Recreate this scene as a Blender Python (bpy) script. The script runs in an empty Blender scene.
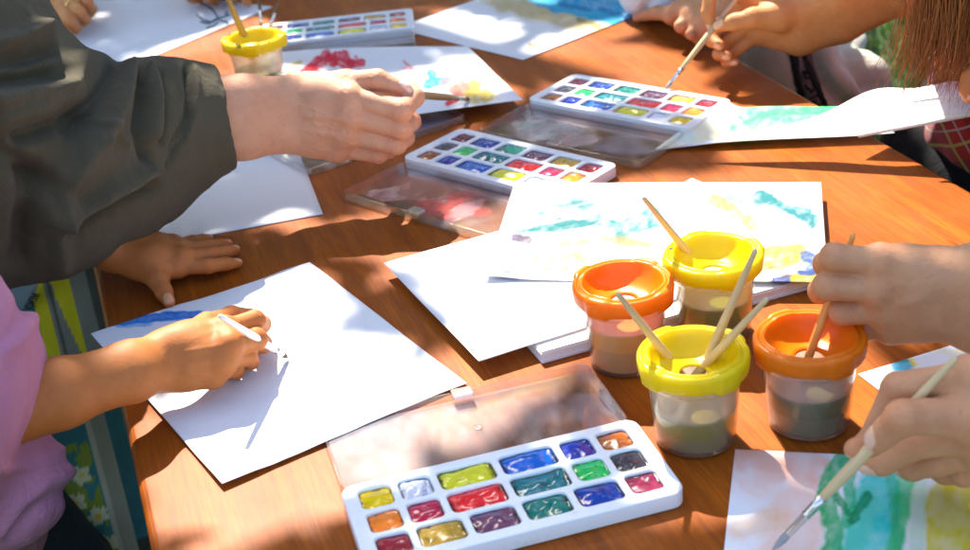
import bpy, bmesh, math, random
import numpy as np
from mathutils import Vector, Matrix
random.seed(7); rng = np.random.default_rng(7)
SC = bpy.context.scene
COL = SC.collection
T = 0.72                                   # table top above the ground

# ------------------------------------------------------------------ camera
CF, CPITCH, CROLL, CH = 1398.876, 0.47072685, -0.10048849, 0.57912632
_cp, _sp = math.cos(CPITCH), math.sin(CPITCH)
_cr, _sr = math.cos(CROLL), math.sin(CROLL)
FW = np.array([0, _cp, -_sp]); UP0 = np.array([0, _sp, _cp]); RT0 = np.array([1., 0, 0])
RT = _cr*RT0 + _sr*UP0; UPV = -_sr*RT0 + _cr*UP0
CAMP = np.array([0, 0, CH + T])

def ray(px, py):
    return FW + RT*((px-485)/CF) - UPV*((py-275)/CF)
def at(px, py, z=0.0):                     # point seen at a photo pixel, z above the table top
    d = ray(px, py); t = (z - CH)/d[2]
    return CAMP + d*t                      # world point
def aty(px, py, y):                        # the same at a given distance y
    d = ray(px, py)
    return CAMP + d*(y/d[1])
def proj(P):
    d = np.asarray(P) - CAMP; zz = d@FW
    return 485 + CF*(d@RT)/zz, 275 - CF*(d@UPV)/zz
def mmpx(P): return ((np.asarray(P)-CAMP)@FW)/CF   # metres per pixel at P

cam = bpy.data.cameras.new('camera'); cam_o = bpy.data.objects.new('camera', cam); COL.objects.link(cam_o)
M = Matrix(((RT[0], UPV[0], -FW[0], CAMP[0]), (RT[1], UPV[1], -FW[1], CAMP[1]), (RT[2], UPV[2], -FW[2], CAMP[2]), (0, 0, 0, 1)))
cam_o.matrix_world = M
cam.sensor_width = 36; cam.lens = CF/970*36; cam.clip_start = .02; cam.clip_end = 500
cam.dof.use_dof = True; cam.dof.focus_distance = 1.17; cam.dof.aperture_fstop = 9
SC.camera = cam_o

# ------------------------------------------------------------------ object helpers
def link(o, parent=None):
    COL.objects.link(o)
    if parent is not None: o.parent = parent
    return o
def tag(o, label=None, cat=None, group=None, kind=None):
    if label: o['label'] = label
    if cat: o['category'] = cat
    if group: o['group'] = group
    if kind: o['kind'] = kind
    return o
def empty(name, loc=(0, 0, 0), rz=0.0):
    o = bpy.data.objects.new(name, None); o.empty_display_size = .02
    o.location = loc; o.rotation_euler = (0, 0, rz)
    return link(o)
def mesh_obj(name, V, F, mat=None, parent=None, smooth=True):
    me = bpy.data.meshes.new(name)
    me.from_pydata([tuple(map(float, v)) for v in V], [], [tuple(int(i) for i in f) for f in F])
    me.update()
    if smooth: me.polygons.foreach_set('use_smooth', [True]*len(me.polygons))
    if mat is not None: me.materials.append(mat)
    return link(bpy.data.objects.new(name, me), parent)
def quads_obj(name, V, Q, mat=None, parent=None):     # numpy fast path
    me = bpy.data.meshes.new(name)
    n, m = len(V), len(Q)
    me.vertices.add(n); me.vertices.foreach_set('co', np.asarray(V, np.float32).ravel())
    k = Q.shape[1]
    me.loops.add(m*k); me.loops.foreach_set('vertex_index', np.asarray(Q, np.int32).ravel())
    me.polygons.add(m); me.polygons.foreach_set('loop_start', np.arange(0, m*k, k, dtype=np.int32))
    me.polygons.foreach_set('use_smooth', np.ones(m, bool))
    me.update(calc_edges=True); me.validate()
    if mat is not None: me.materials.append(mat)
    return link(bpy.data.objects.new(name, me), parent)
def set_color(o, C, name='Pigment'):
    a = o.data.color_attributes.new(name, 'FLOAT_COLOR', 'POINT')
    c = np.ones((len(C), 4), np.float32); c[:, :3] = C
    a.data.foreach_set('color', c.ravel())
def set_float(o, v, name):
    a = o.data.attributes.new(name, 'FLOAT', 'POINT'); a.data.foreach_set('value', np.asarray(v, np.float32))
def lathe(profile, seg=48):                # profile of (radius, z), open polyline
    V, F = [], []
    for r, z in profile:
        for k in range(seg):
            a = 2*math.pi*k/seg
            V.append((r*math.cos(a), r*math.sin(a), z))
    for i in range(len(profile)-1):
        for k in range(seg):
            k2 = (k+1) % seg
            F.append((i*seg+k, i*seg+k2, (i+1)*seg+k2, (i+1)*seg+k))
    return V, F
def box(x0, x1, y0, y1, z0, z1):
    V = [(x0, y0, z0), (x1, y0, z0), (x1, y1, z0), (x0, y1, z0), (x0, y0, z1), (x1, y0, z1), (x1, y1, z1), (x0, y1, z1)]
    F = [(3, 2, 1, 0), (4, 5, 6, 7), (0, 1, 5, 4), (1, 2, 6, 5), (2, 3, 7, 6), (3, 0, 4, 7)]
    return V, F
def bevel(o, w, seg=2):
    m = o.modifiers.new('bevel', 'BEVEL'); m.width = w; m.segments = seg; m.limit_method = 'ANGLE'; m.angle_limit = .6
    return o

# ------------------------------------------------------------------ numpy noise
def _hash(ix, iy, seed):
    h = (ix.astype(np.int64)*374761393 + iy.astype(np.int64)*668265263 + seed*974634777) & 0x7fffffff
    h = ((h ^ (h >> 13))*1274126177) & 0x7fffffff
    return ((h ^ (h >> 16)) & 0xffff)/65535.0
def vn(x, y, seed=0):
    x = np.asarray(x, float); y = np.asarray(y, float)
    ix, iy = np.floor(x), np.floor(y); fx, fy = x-ix, y-iy
    fx = fx*fx*(3-2*fx); fy = fy*fy*(3-2*fy)
    a, b, c, d = _hash(ix, iy, seed), _hash(ix+1, iy, seed), _hash(ix, iy+1, seed), _hash(ix+1, iy+1, seed)
    return (a*(1-fx)+b*fx)*(1-fy) + (c*(1-fx)+d*fx)*fy
def fbm(x, y, seed=0, o=4):
    s = 0; A = .5; n = 0
    for i in range(o):
        s = s + A*vn(np.asarray(x)*2**i, np.asarray(y)*2**i, seed+i*17); n += A; A *= .5
    return s/n
def sstep(a, b, x):
    t = np.clip((x-a)/(b-a), 0, 1); return t*t*(3-2*t)
def polydist(x, y, pts):
    d = np.full(np.shape(x), 1e9)
    if len(pts) == 1: return np.hypot(x-pts[0][0], y-pts[0][1])
    for (ax, ay), (bx, by) in zip(pts[:-1], pts[1:]):
        ux, uy = bx-ax, by-ay; L = ux*ux+uy*uy+1e-9
        t = np.clip(((x-ax)*ux+(y-ay)*uy)/L, 0, 1)
        d = np.minimum(d, np.hypot(x-ax-t*ux, y-ay-t*uy))
    return d
def inpoly(x, y, poly):
    x = np.asarray(x); y = np.asarray(y); r = np.zeros(x.shape, bool); n = len(poly)
    for i in range(n):
        x0, y0 = poly[i]; x1, y1 = poly[(i+1) % n]
        c = ((y0 > y) != (y1 > y)) & (x < (x1-x0)*(y-y0)/((y1-y0) if y1 != y0 else 1e-9)+x0)
        r ^= c
    return r
def lin(r, g, b):                          # sRGB 0..255 to linear
    return tuple(((c/255)/12.92 if c/255 <= .04045 else ((c/255+.055)/1.055)**2.4) for c in (r, g, b))

# ------------------------------------------------------------------ node helpers
class N:
    def __init__(s, name):
        s.m = bpy.data.materials.new(name); s.m.use_nodes = True
        s.nt = s.m.node_tree; s.nt.nodes.clear()
        s.out = s.nt.nodes.new('ShaderNodeOutputMaterial')
    def n(s, t, **kw):
        x = s.nt.nodes.new('ShaderNode'+t)
        for k, v in kw.items():
            if k.startswith('i_'): x.inputs[k[2:].replace('_', ' ')].default_value = v
            else: setattr(x, k, v)
        return x
    def l(s, a, b): s.nt.links.new(a, b)
    def obj(s, scale=(1, 1, 1), rot=(0, 0, 0)):
        t = s.n('TexCoord'); mp = s.n('Mapping'); s.l(t.outputs['Object'], mp.inputs['Vector'])
        mp.inputs['Scale'].default_value = scale; mp.inputs['Rotation'].default_value = rot
        return mp.outputs['Vector']
    def noise(s, vec, scale, detail=4, rough=.55, dist=0):
        x = s.n('TexNoise'); x.inputs['Scale'].default_value = scale; x.inputs['Detail'].default_value = detail
        x.inputs['Roughness'].default_value = rough; x.inputs['Distortion'].default_value = dist
        if vec is not None: s.l(vec, x.inputs['Vector'])
        return x.outputs['Fac']
    def ramp(s, fac, stops):
        r = s.n('ValToRGB'); e = r.color_ramp.elements
        while len(e) < len(stops): e.new(.5)
        for i, (p, c) in enumerate(stops): e[i].position = p; e[i].color = (*c, 1) if len(c) == 3 else c
        s.l(fac, r.inputs['Fac']); return r.outputs['Color']
    def mix(s, fac, a, b, mode='MIX'):
        x = s.n('Mix', data_type='RGBA', blend_type=mode)
        for v, i in ((fac, 0), (a, 6), (b, 7)):
            if hasattr(v, 'is_output'): s.l(v, x.inputs[i])
            else: x.inputs[i].default_value = v if i == 0 else ((*v, 1) if len(v) == 3 else v)
        return x.outputs[2]
    def math(s, op, a, b=None):
        x = s.n('Math', operation=op)
        for v, i in ((a, 0), (b, 1)):
            if v is None: continue
            if hasattr(v, 'is_output'): s.l(v, x.inputs[i])
            else: x.inputs[i].default_value = v
        return x.outputs[0]
    def bump(s, h, strength=.3, dist=.001):
        b = s.n('Bump'); b.inputs['Strength'].default_value = strength; b.inputs['Distance'].default_value = dist
        s.l(h, b.inputs['Height']); return b.outputs['Normal']
    def fres(s, f0=.04, gain=1.0, normal=None):
        lw = s.n('LayerWeight'); lw.inputs['Blend'].default_value = .5
        if normal is not None: s.l(normal, lw.inputs['Normal'])
        return s.math('MULTIPLY', s.math('ADD', s.math('MULTIPLY', s.math('POWER', lw.outputs['Facing'], 5.), 1-f0), f0), gain)
    def bsdf(s, color=None, rough=.5, normal=None, **kw):
        p = s.n('BsdfPrincipled')
        if color is not None:
            if hasattr(color, 'is_output'): s.l(color, p.inputs['Base Color'])
            else: p.inputs['Base Color'].default_value = (*color, 1)
        if hasattr(rough, 'is_output'): s.l(rough, p.inputs['Roughness'])
        else: p.inputs['Roughness'].default_value = rough
        if normal is not None: s.l(normal, p.inputs['Normal'])
        for k, v in kw.items():
            i = p.inputs[k.replace('_', ' ')]
            if hasattr(v, 'is_output'): s.l(v, i)
            else: i.default_value = v
        return p.outputs['BSDF']
    def done(s, sh): s.l(sh, s.out.inputs['Surface']); return s.m

def mat_plain(name, color, rough=.5, bump=0, bscale=300, var=.12, **kw):
    m = N(name); v = m.obj()
    n = m.noise(v, bscale*.15, 3)
    c = m.mix(n, tuple(x*(1-var) for x in color), tuple(min(1, x*(1+var)) for x in color))
    nb = m.bump(m.noise(v, bscale, 3), bump, .001) if bump else None
    return m.done(m.bsdf(c, rough, nb, **kw))
def mat_wood_table():
    m = N('table_wood'); v = m.obj(rot=(0, 0, 0))
    mp = m.n('Mapping'); m.l(v, mp.inputs['Vector']); mp.inputs['Scale'].default_value = (1, .06, 1)
    g1 = m.noise(mp.outputs[0], 38, 6, .65, .6); g2 = m.noise(mp.outputs[0], 420, 3, .6)
    big = m.noise(v, 3.2, 2)
    c = m.ramp(g1, [(.25, (.18, .036, .0035)), (.5, (.305, .071, .0048)), (.75, (.43, .112, .006))])
    gl = m.ramp(g2, [(.42, (0,)*3), (.62, (1,)*3)]); c = m.mix(m.math('MULTIPLY', gl, .45), c, (.11, .027, .009))
    c = m.mix(m.math('MULTIPLY', big, .25), c, (.36, .095, .010))
    sp = m.ramp(m.noise(v, 46, 2, .4), [(.735, (0,)*3), (.755, (1,)*3)]); c = m.mix(m.math('MULTIPLY', sp, .5), c, (.10, .030, .014))
    sc = m.n('Mapping'); m.l(v, sc.inputs['Vector']); sc.inputs['Scale'].default_value = (1.4, .05, 1); sc.inputs['Rotation'].default_value = (0, 0, .35)
    scr = m.ramp(m.noise(sc.outputs[0], 150, 2, .4), [(.70, (0,)*3), (.73, (1,)*3)]); c = m.mix(m.math('MULTIPLY', scr, .22), c, (.42, .20, .08))
    r = m.ramp(m.noise(v, 9, 4), [(.3, (.28,)*3), (.7, (.5,)*3)])
    h = m.math('ADD', m.math('MULTIPLY', g2, .6), m.math('MULTIPLY', g1, .4))
    return m.done(m.bsdf(c, r, m.bump(h, .16, .0008), Specular_IOR_Level=.13))
def mat_paper():
    m = N('painted_paper'); a = m.n('Attribute'); a.attribute_name = 'Pigment'
    v = m.obj(); h = m.noise(v, 900, 3)
    p = m.bsdf(a.outputs['Color'], .75, m.bump(m.math('ADD', h, m.math('MULTIPLY', m.noise(v, 60, 2), 2.)), .12, .0006), Specular_IOR_Level=.25)
    t = m.n('BsdfTranslucent'); m.l(a.outputs['Color'], t.inputs['Color'])
    x = m.n('MixShader'); x.inputs[0].default_value = .16; m.l(p, x.inputs[1]); m.l(t.outputs[0], x.inputs[2])
    return m.done(x.outputs[0])
def mat_skin(name, base, red=(.9, .42, .32), bump=.34):
    m = N(name); v = m.obj()
    n1 = m.noise(v, 55, 4, .6); n2 = m.noise(v, 350, 3)
    c = m.mix(n1, tuple(x*y for x, y in zip(base, (.80, .68, .62))), tuple(min(1, x*1.22) for x in base)); c = m.mix(m.math('MULTIPLY', m.noise(v, 130, 3), .35), c, tuple(x*y for x, y in zip(base, (1.02, .72, .66))))
    a = m.n('Attribute'); a.attribute_name = 'flush'
    c = m.mix(m.math('MULTIPLY', a.outputs['Fac'], .45), c, tuple(x*y*1.15 for x, y in zip(base, red)))
    sp = m.ramp(m.noise(v, 210, 2), [(.62, (0,)*3), (.72, (1,)*3)])
    c = m.mix(m.math('MULTIPLY', sp, .22), c, tuple(x*.55 for x in base))
    a2 = m.n('Attribute'); a2.attribute_name = 'nail'
    nailc = tuple(min(1, x*1.25+.08) for x in (base[0], base[1]*1.05, base[2]*1.25))
    c = m.mix(a2.outputs['Fac'], c, nailc)
    vo = m.n('TexVoronoi'); vo.inputs['Scale'].default_value = 850; m.l(v, vo.inputs['Vector'])
    h = m.math('ADD', m.math('MULTIPLY', vo.outputs['Distance'], .7), m.math('MULTIPLY', n2, .8))
    r = m.math('SUBTRACT', .56, m.math('MULTIPLY', a2.outputs['Fac'], .22))
    return m.done(m.bsdf(c, r, m.bump(h, bump, .0007), Subsurface_Weight=.12, Subsurface_Scale=.006, Subsurface_Radius=(1., .35, .18), Specular_IOR_Level=.24))
def mat_cloth(name, c1, c2, scale=900, rough=.9, bump=.3):
    m = N(name); v = m.obj()
    w = m.n('TexWave', bands_direction='DIAGONAL'); w.inputs['Scale'].default_value = scale*.35; w.inputs['Distortion'].default_value = 2; m.l(v, w.inputs['Vector'])
    n = m.noise(v, 18, 4); n2 = m.noise(v, scale, 2)
    c = m.mix(n, c1, c2); c = m.mix(m.math('MULTIPLY', n2, .35), c, tuple(x*.6 for x in c1))
    cr = m.noise(v, 26, 5, .6, 1.5); b2 = m.n('Bump'); b2.inputs['Strength'].default_value = .55; b2.inputs['Distance'].default_value = .006; m.l(cr, b2.inputs['Height'])
    b1 = m.n('Bump'); b1.inputs['Strength'].default_value = bump; b1.inputs['Distance'].default_value = .0012; m.l(m.math('ADD', n2, m.math('MULTIPLY', w.outputs['Fac'], .4)), b1.inputs['Height']); m.l(b2.outputs[0], b1.inputs['Normal'])
    return m.done(m.bsdf(c, rough, b1.outputs[0], Sheen_Weight=.06, Sheen_Roughness=.5, Specular_IOR_Level=.12))
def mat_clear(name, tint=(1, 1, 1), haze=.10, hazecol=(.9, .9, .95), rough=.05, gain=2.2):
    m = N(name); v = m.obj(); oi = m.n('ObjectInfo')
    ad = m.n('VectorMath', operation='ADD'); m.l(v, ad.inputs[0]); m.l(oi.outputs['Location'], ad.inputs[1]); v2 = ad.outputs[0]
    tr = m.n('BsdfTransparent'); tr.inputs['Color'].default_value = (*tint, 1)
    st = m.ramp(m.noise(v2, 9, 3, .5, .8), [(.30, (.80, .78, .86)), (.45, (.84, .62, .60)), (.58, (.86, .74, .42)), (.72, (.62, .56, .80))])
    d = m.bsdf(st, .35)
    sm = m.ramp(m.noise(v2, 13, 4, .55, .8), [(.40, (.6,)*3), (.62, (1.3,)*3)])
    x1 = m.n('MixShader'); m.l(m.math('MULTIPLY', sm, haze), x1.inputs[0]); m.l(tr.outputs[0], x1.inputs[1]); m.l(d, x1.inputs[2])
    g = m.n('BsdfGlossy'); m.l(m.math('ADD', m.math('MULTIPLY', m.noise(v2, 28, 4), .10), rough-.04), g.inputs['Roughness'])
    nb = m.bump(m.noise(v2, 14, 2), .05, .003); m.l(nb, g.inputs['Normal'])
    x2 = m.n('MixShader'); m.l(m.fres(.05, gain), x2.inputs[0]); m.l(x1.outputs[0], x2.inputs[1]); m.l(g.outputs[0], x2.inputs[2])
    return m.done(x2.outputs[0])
def mat_lid(name, c):
    m = N(name); v = m.obj()
    n = m.noise(v, 40, 3); cc = m.mix(n, tuple(x*.88 for x in c), tuple(min(1, x*1.08) for x in c))
    p = m.bsdf(cc, .33, m.bump(m.noise(v, 500, 2), .08, .0005), Specular_IOR_Level=.45)
    t = m.n('BsdfTranslucent'); m.l(cc, t.inputs['Color'])
    x = m.n('MixShader'); x.inputs[0].default_value = .42; m.l(p, x.inputs[1]); m.l(t.outputs[0], x.inputs[2])
    return m.done(x.outputs[0])
def mat_paint(name, c, dark=.30, light=1.0):
    m = N(name); t = m.n('TexCoord'); oi = m.n('ObjectInfo')
    ad = m.n('VectorMath', operation='ADD'); m.l(t.outputs['Object'], ad.inputs[0]); m.l(oi.outputs['Location'], ad.inputs[1])
    n = m.noise(ad.outputs[0], 62, 4, .5, 2.6)
    w = tuple(x*.65+.22*light for x in c)
    col = m.ramp(n, [(.25, tuple(x*dark for x in c)), (.42, c), (.66, tuple(min(1, x*1.1) for x in c)), (.80, w)])
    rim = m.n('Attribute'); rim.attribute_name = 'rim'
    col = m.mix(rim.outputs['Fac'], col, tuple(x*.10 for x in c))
    h = m.noise(ad.outputs[0], 48, 2, .4, 1.4)
    return m.done(m.bsdf(col, .22, m.bump(h, .12, .003), Specular_IOR_Level=.2, Coat_Weight=.8, Coat_Roughness=.02))
# ------------------------------------------------------------------ smooth bodies: distance field + surface nets
def recenter(o, p):
    p = Vector([float(x) for x in p]); o.data.transform(Matrix.Translation(-p)); o.location = p
    return o
def cone_d(P, a, b, ra, rb):
    ab = b-a; L = ab@ab + 1e-12
    t = np.clip(((P-a)@ab)/L, 0, 1)
    return np.linalg.norm(P-a-t[..., None]*ab, axis=-1) - (ra+(rb-ra)*t)
def smin(a, b, k):
    h = np.clip(.5+.5*(b-a)/k, 0, 1)
    return b+(a-b)*h - k*h*(1-h)
class Field:                               # evaluates on a regular grid, each primitive only near itself
    def __init__(s, lo, hi, h):
        s.lo = np.array(lo); s.h = h
        s.n = np.ceil((np.array(hi)-s.lo)/h).astype(int)+1
    def grid(s):
        ax = [s.lo[i]+s.h*np.arange(s.n[i]) for i in range(3)]
        return np.stack(np.meshgrid(*ax, indexing='ij'), -1)
    def blank(s): return np.full(s.n, .05, np.float32)
    def add(s, D, a, b, ra, rb, k):
        a = np.asarray(a, float); b = np.asarray(b, float)
        pad = max(ra, rb)+max(.012, 1.5*k)
        i0 = np.clip(np.floor((np.minimum(a, b)-pad-s.lo)/s.h).astype(int), 0, s.n)
        i1 = np.clip(np.ceil((np.maximum(a, b)+pad-s.lo)/s.h).astype(int)+1, 0, s.n)
        if (i1 <= i0).any(): return
        ax = [s.lo[i]+s.h*np.arange(i0[i], i1[i]) for i in range(3)]
        P = np.stack(np.meshgrid(*ax, indexing='ij'), -1)
        sl = tuple(slice(i0[i], i1[i]) for i in range(3))
        D[sl] = smin(D[sl], cone_d(P, a, b, ra, rb), k)
    def chain(s, D, pts, rad, k):
        for i in range(len(pts)-1): s.add(D, pts[i], pts[i+1], rad[i], rad[i+1], k)
def surface_nets(D, lo, h):
    n = np.array(D.shape); S = D < 0
    c = S[:-1, :-1, :-1].astype(np.int8)
    tot = sum(S[i:n[0]-1+i, j:n[1]-1+j, k:n[2]-1+k].astype(np.int8) for i in (0, 1) for j in (0, 1) for k in (0, 1))
    act = (tot > 0) & (tot < 8)
    idx = np.argwhere(act)
    vid = np.full(act.shape, -1, np.int64); vid[act] = np.arange(len(idx))
    corners = [(i, j, k) for i in (0, 1) for j in (0, 1) for k in (0, 1)]
    val = {c: D[idx[:, 0]+c[0], idx[:, 1]+c[1], idx[:, 2]+c[2]].astype(float) for c in corners}
    acc = np.zeros((len(idx), 3)); cnt = np.zeros(len(idx))
    for a in corners:
        for ax in range(3):
            if a[ax] == 1: continue
            b = list(a); b[ax] = 1; b = tuple(b)
            va, vb = val[a], val[b]; cr = (va < 0) != (vb < 0)
            t = np.where(cr, va/np.where(cr, va-vb, 1), 0)
            p = np.array(a, float)[None].repeat(len(idx), 0); p[:, ax] += t
            acc[cr] += p[cr]; cnt[cr] += 1
    V = lo + h*(idx + acc/cnt[:, None])
    Q = []
    for ax in range(3):
        u, v = (ax+1) % 3, (ax+2) % 3
        sl0 = [slice(None)]*3; sl1 = [slice(None)]*3
        sl0[ax] = slice(0, n[ax]-1); sl1[ax] = slice(1, n[ax])
        for w in (u, v): sl0[w] = slice(1, n[w]-1); sl1[w] = slice(1, n[w]-1)
        A, B = S[tuple(sl0)], S[tuple(sl1)]
        e = np.argwhere(A != B)
        if len(e) == 0: continue
        e2 = e.copy(); e2[:, u] += 1; e2[:, v] += 1
        def cell(du, dv):
            q = e2.copy(); q[:, u] -= du; q[:, v] -= dv
            return vid[q[:, 0], q[:, 1], q[:, 2]]
        q = np.stack([cell(1, 1), cell(0, 1), cell(0, 0), cell(1, 0)], 1)
        inside = A[e[:, 0], e[:, 1], e[:, 2]]
        q[~inside] = q[~inside][:, ::-1]
        Q.append(q)
    Q = np.concatenate(Q); Q = Q[(Q >= 0).all(1)]
    return V, Q
def relax(V, Q, it=2, f=.5):
    e = np.concatenate([Q[:, [0, 1]], Q[:, [1, 2]], Q[:, [2, 3]], Q[:, [3, 0]]])
    for _ in range(it):
        s = np.zeros_like(V); c = np.zeros(len(V))
        np.add.at(s, e[:, 0], V[e[:, 1]]); np.add.at(c, e[:, 0], 1)
        np.add.at(s, e[:, 1], V[e[:, 0]]); np.add.at(c, e[:, 1], 1)
        V = V*(1-f) + f*s/np.maximum(c, 1)[:, None]
    return V
def normals(V, Q):
    fn = np.cross(V[Q[:, 2]]-V[Q[:, 0]], V[Q[:, 3]]-V[Q[:, 1]])
    n = np.zeros_like(V)
    for i in range(4): np.add.at(n, Q[:, i], fn)
    return n/(np.linalg.norm(n, axis=1)[:, None]+1e-12)
def unit(v): v = np.asarray(v, float); return v/(np.linalg.norm(v)+1e-12)

FR = [9.9, 8.5, 7.3, 5.7]                  # finger radii in mm at knuckle, middle joint, end joint, tip
TR = [14., 10.8, 9.6, 6.9]
def hand_mesh(hands, h=.0012):
    """hands: list of dicts; all become ONE continuous mesh each, returned as V, Q, flush, nail."""
    VV, QQ, FL, NA, off = [], [], [], [], 0
    for H in hands:
        s = H.get('s', 1.0); mm = .001*s
        fg = H['fingers']; fr = [r*mm for r in H.get('fr', FR)]; tr = [r*mm for r in H.get('tr', TR)]
        allp = []; 
        arm = [(np.array(a), np.array(b), r*.001) for a, b, r in H['arm']]   # pairs (radial, ulnar, radius) from wrist outward
        for a, b, r in arm: allp += [a-r, a+r, b-r, b+r]
        for f in fg: allp += [np.array(p)-.016 for p in f]+[np.array(p)+.016 for p in f]
        th = H.get('thumb')
        if th is not None: allp += [np.array(p)-.018 for p in th]+[np.array(p)+.018 for p in th]
        allp = np.array(allp); lo = allp.min(0)-.006; hi = allp.max(0)+.006
        if 'clip' in H: lo = np.maximum(lo, H['clip'][0]); hi = np.minimum(hi, H['clip'][1])
        F = Field(lo, hi, h)
        palm = F.blank()
        W1, W2, wr = arm[0]
        for i in range(len(arm)-1):
            a, b, r = arm[i]; a2, b2, r2 = arm[i+1]
            F.add(palm, a, a2, r, r2, .012); F.add(palm, b, b2, r, r2, .012); F.add(palm, (a+b)/2, (a2+b2)/2, r, r2, .012)
        nf = len(fg)
        for i, f in enumerate(fg):
            t = i/max(1, nf-1); w = W1*(1-t)+W2*t
            F.add(palm, w, f[0], wr*.92, fr[0]*1.12, .009)
        for i in range(nf-1):
            F.add(palm, fg[i][0], fg[i+1][0], fr[0]*1.0, fr[0]*1.0, .006)
            a = .45*np.array(fg[i][0])+.55*(W1*(1-i/(nf-1))+W2*i/(nf-1)); b = .45*np.array(fg[i+1][0])+.55*(W1*(1-(i+1)/(nf-1))+W2*(i+1)/(nf-1))
            F.add(palm, a, b, fr[0]*1.25, fr[0]*1.25, .01)
        for a, b, ra, rb in H.get('extra', []): F.add(palm, a, b, ra*mm, rb*mm, .008)
        if th is not None:
            F.add(palm, W1, th[0], wr*.85, tr[0], .01); F.add(palm, th[0], th[1], tr[0], tr[1], .012)
            m = np.array(fg[0][0])*.55+W1*.45
            F.add(palm, th[0], m, tr[0]*.8, fr[0], .012)
        D = palm.copy()
        kk = .0022*s
        digits = []
        for i, f in enumerate(fg):
            g = [1., 1.04, .98, .84][i] if nf == 4 else 1.
            g *= H.get('fg', [1, 1, 1, 1])[i] if nf == 4 else 1
            digits.append((f, [r*g for r in fr]))
        if th is not None: digits.append((th, tr))
        for f, r in digits:
            X = F.blank(); F.chain(X, [np.array(p, float) for p in f], r, .0035*s)
            X = smin(X, palm, .0045*s)
            D = smin(D, X, kk)
        V, Q = surface_nets(D, F.lo, F.h)
        V = relax(V, Q, 3)
        nn = normals(V, Q)
        flush = np.zeros(len(V)); nail = np.zeros(len(V)); disp = np.zeros(len(V))
        for di, (f, r) in enumerate(digits):
            f = [np.array(p, float) for p in f]
            for j in (0, 1, 2):
                p = f[j]; d = np.linalg.norm(V-p, axis=1)
                flush = np.maximum(flush, np.exp(-(d/(r[j]*1.35))**2)*.8)
                if j == 0: continue
                prev = f[j-1]; nxt = f[j+1]
                out = unit(unit(p-prev)+unit(p-nxt))
                if np.linalg.norm(unit(p-prev)+unit(p-nxt)) < .12: out = np.array([0, 0, 1.])
                ax = unit(nxt-prev); rel = V-p; tt = rel@ax
                side = nn@out
                w = np.exp(-(d/(r[j]*1.5))**2)*sstep(.1, .6, side)
                disp += w*(.0006*s-.00105*s*(np.cos(tt/(.0024*s)*math.pi+vn(V[:, 0]*900, V[:, 1]*900+V[:, 2]*700, di)*1.2)**6))
                w2 = np.exp(-(d/(r[j]*1.6))**2)*sstep(.1, .7, -side)
                disp += -w2*.0007*s*np.exp(-(tt/(.0009*s))**2)
            tip = f[3]; ax = unit(tip-f[2])
            flush = np.maximum(flush, np.exp(-(np.linalg.norm(V-tip, axis=1)/(r[3]*1.5))**2))
            nd = H.get('nails', {}).get(di)
            if nd is None:
                nd = unit(unit(f[2]-f[1])+unit(f[2]-f[3]))
            nd = unit(np.array(nd)-ax*(np.array(nd)@ax)); lat = np.cross(ax, nd)
            rel = V-(tip+nd*r[3]*.7+ax*.1*r[3])
            u = (rel@ax)/(r[3]*1.05); v2 = (rel@lat)/(r[3]*.80); w3 = (rel@nd)/(r[3]*1.0)
            e = np.maximum(np.abs(u)**2.6+np.abs(v2)**2.6, np.abs(w3))
            k = sstep(1.12, .92, e)*sstep(.15, .4, nn@nd)
            nail = np.maximum(nail, k)
            disp += k*.00025*s - .0004*s*np.exp(-((e-1.2)/.16)**2)*sstep(.1, .4, nn@nd)
        # tendons and veins on the back of the hand
        pc = np.mean([np.array(f[0]) for f in fg]+[W1, W2], axis=0)
        bend = np.mean([np.array(f[0])-np.array(f[3]) for f in fg], axis=0); hd = np.mean([np.array(f[0]) for f in fg], axis=0)-(W1+W2)/2
        dors = unit(bend-unit(hd)*(bend@unit(hd))) if H.get('dorsal') is None else unit(H['dorsal'])
        sd = sstep(.15, .6, nn@dors)
        for i, f in enumerate(fg):
            a = W1*(1-i/max(1, nf-1))+W2*(i/max(1, nf-1)); b = np.array(f[0]); ab = b-a
            t = np.clip(((V-a)@ab)/(ab@ab), 0, 1); rel = V-a-t[:, None]*ab; rel = rel-(rel@dors)[:, None]*dors
            dl = np.linalg.norm(rel, axis=1)
            disp += sd*.0011*s*np.exp(-(dl/(.0028*s))**2)*sstep(.15, .5, t)*sstep(1.0, .85, t)
            dv = np.linalg.norm(V-b-dors*fr[0]*.8, axis=1); disp += sd*.0016*s*np.exp(-(dv/(.0075*s))**2)
        q1 = V@unit(np.cross(dors, hd)); q2 = V@unit(hd)
        vein = np.abs(fbm(q2*34+3, q1*62, 91, 3)-.5); disp += sd*.0007*s*np.exp(-(vein/.035)**2)*H.get('veins', .25)*np.exp(-(np.linalg.norm(V-pc, axis=1)/(.042*s))**4)
        for pts, wd, dp in H.get('creases', []):     # skin folds: (3D polyline, width mm, depth mm)
            dd = np.full(len(V), 1e9)
            for a, b in zip(pts[:-1], pts[1:]):
                a = np.array(a); b = np.array(b); ab = b-a; t = np.clip(((V-a)@ab)/(ab@ab+1e-12), 0, 1)
                dd = np.minimum(dd, np.linalg.norm(V-a-t[:, None]*ab, axis=1))
            disp += -dp*.001*np.exp(-(dd/(wd*.001))**2)
        disp += (fbm(V[:, 0]*60+V[:, 2]*31, V[:, 1]*60-V[:, 2]*47, 5, 3)-.5)*.0012*s
        V = V+nn*disp[:, None]
        VV.append(V); QQ.append(Q+off); FL.append(flush); NA.append(nail); off += len(V)
    return np.concatenate(VV), np.concatenate(QQ), np.concatenate(FL), np.concatenate(NA)
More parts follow.
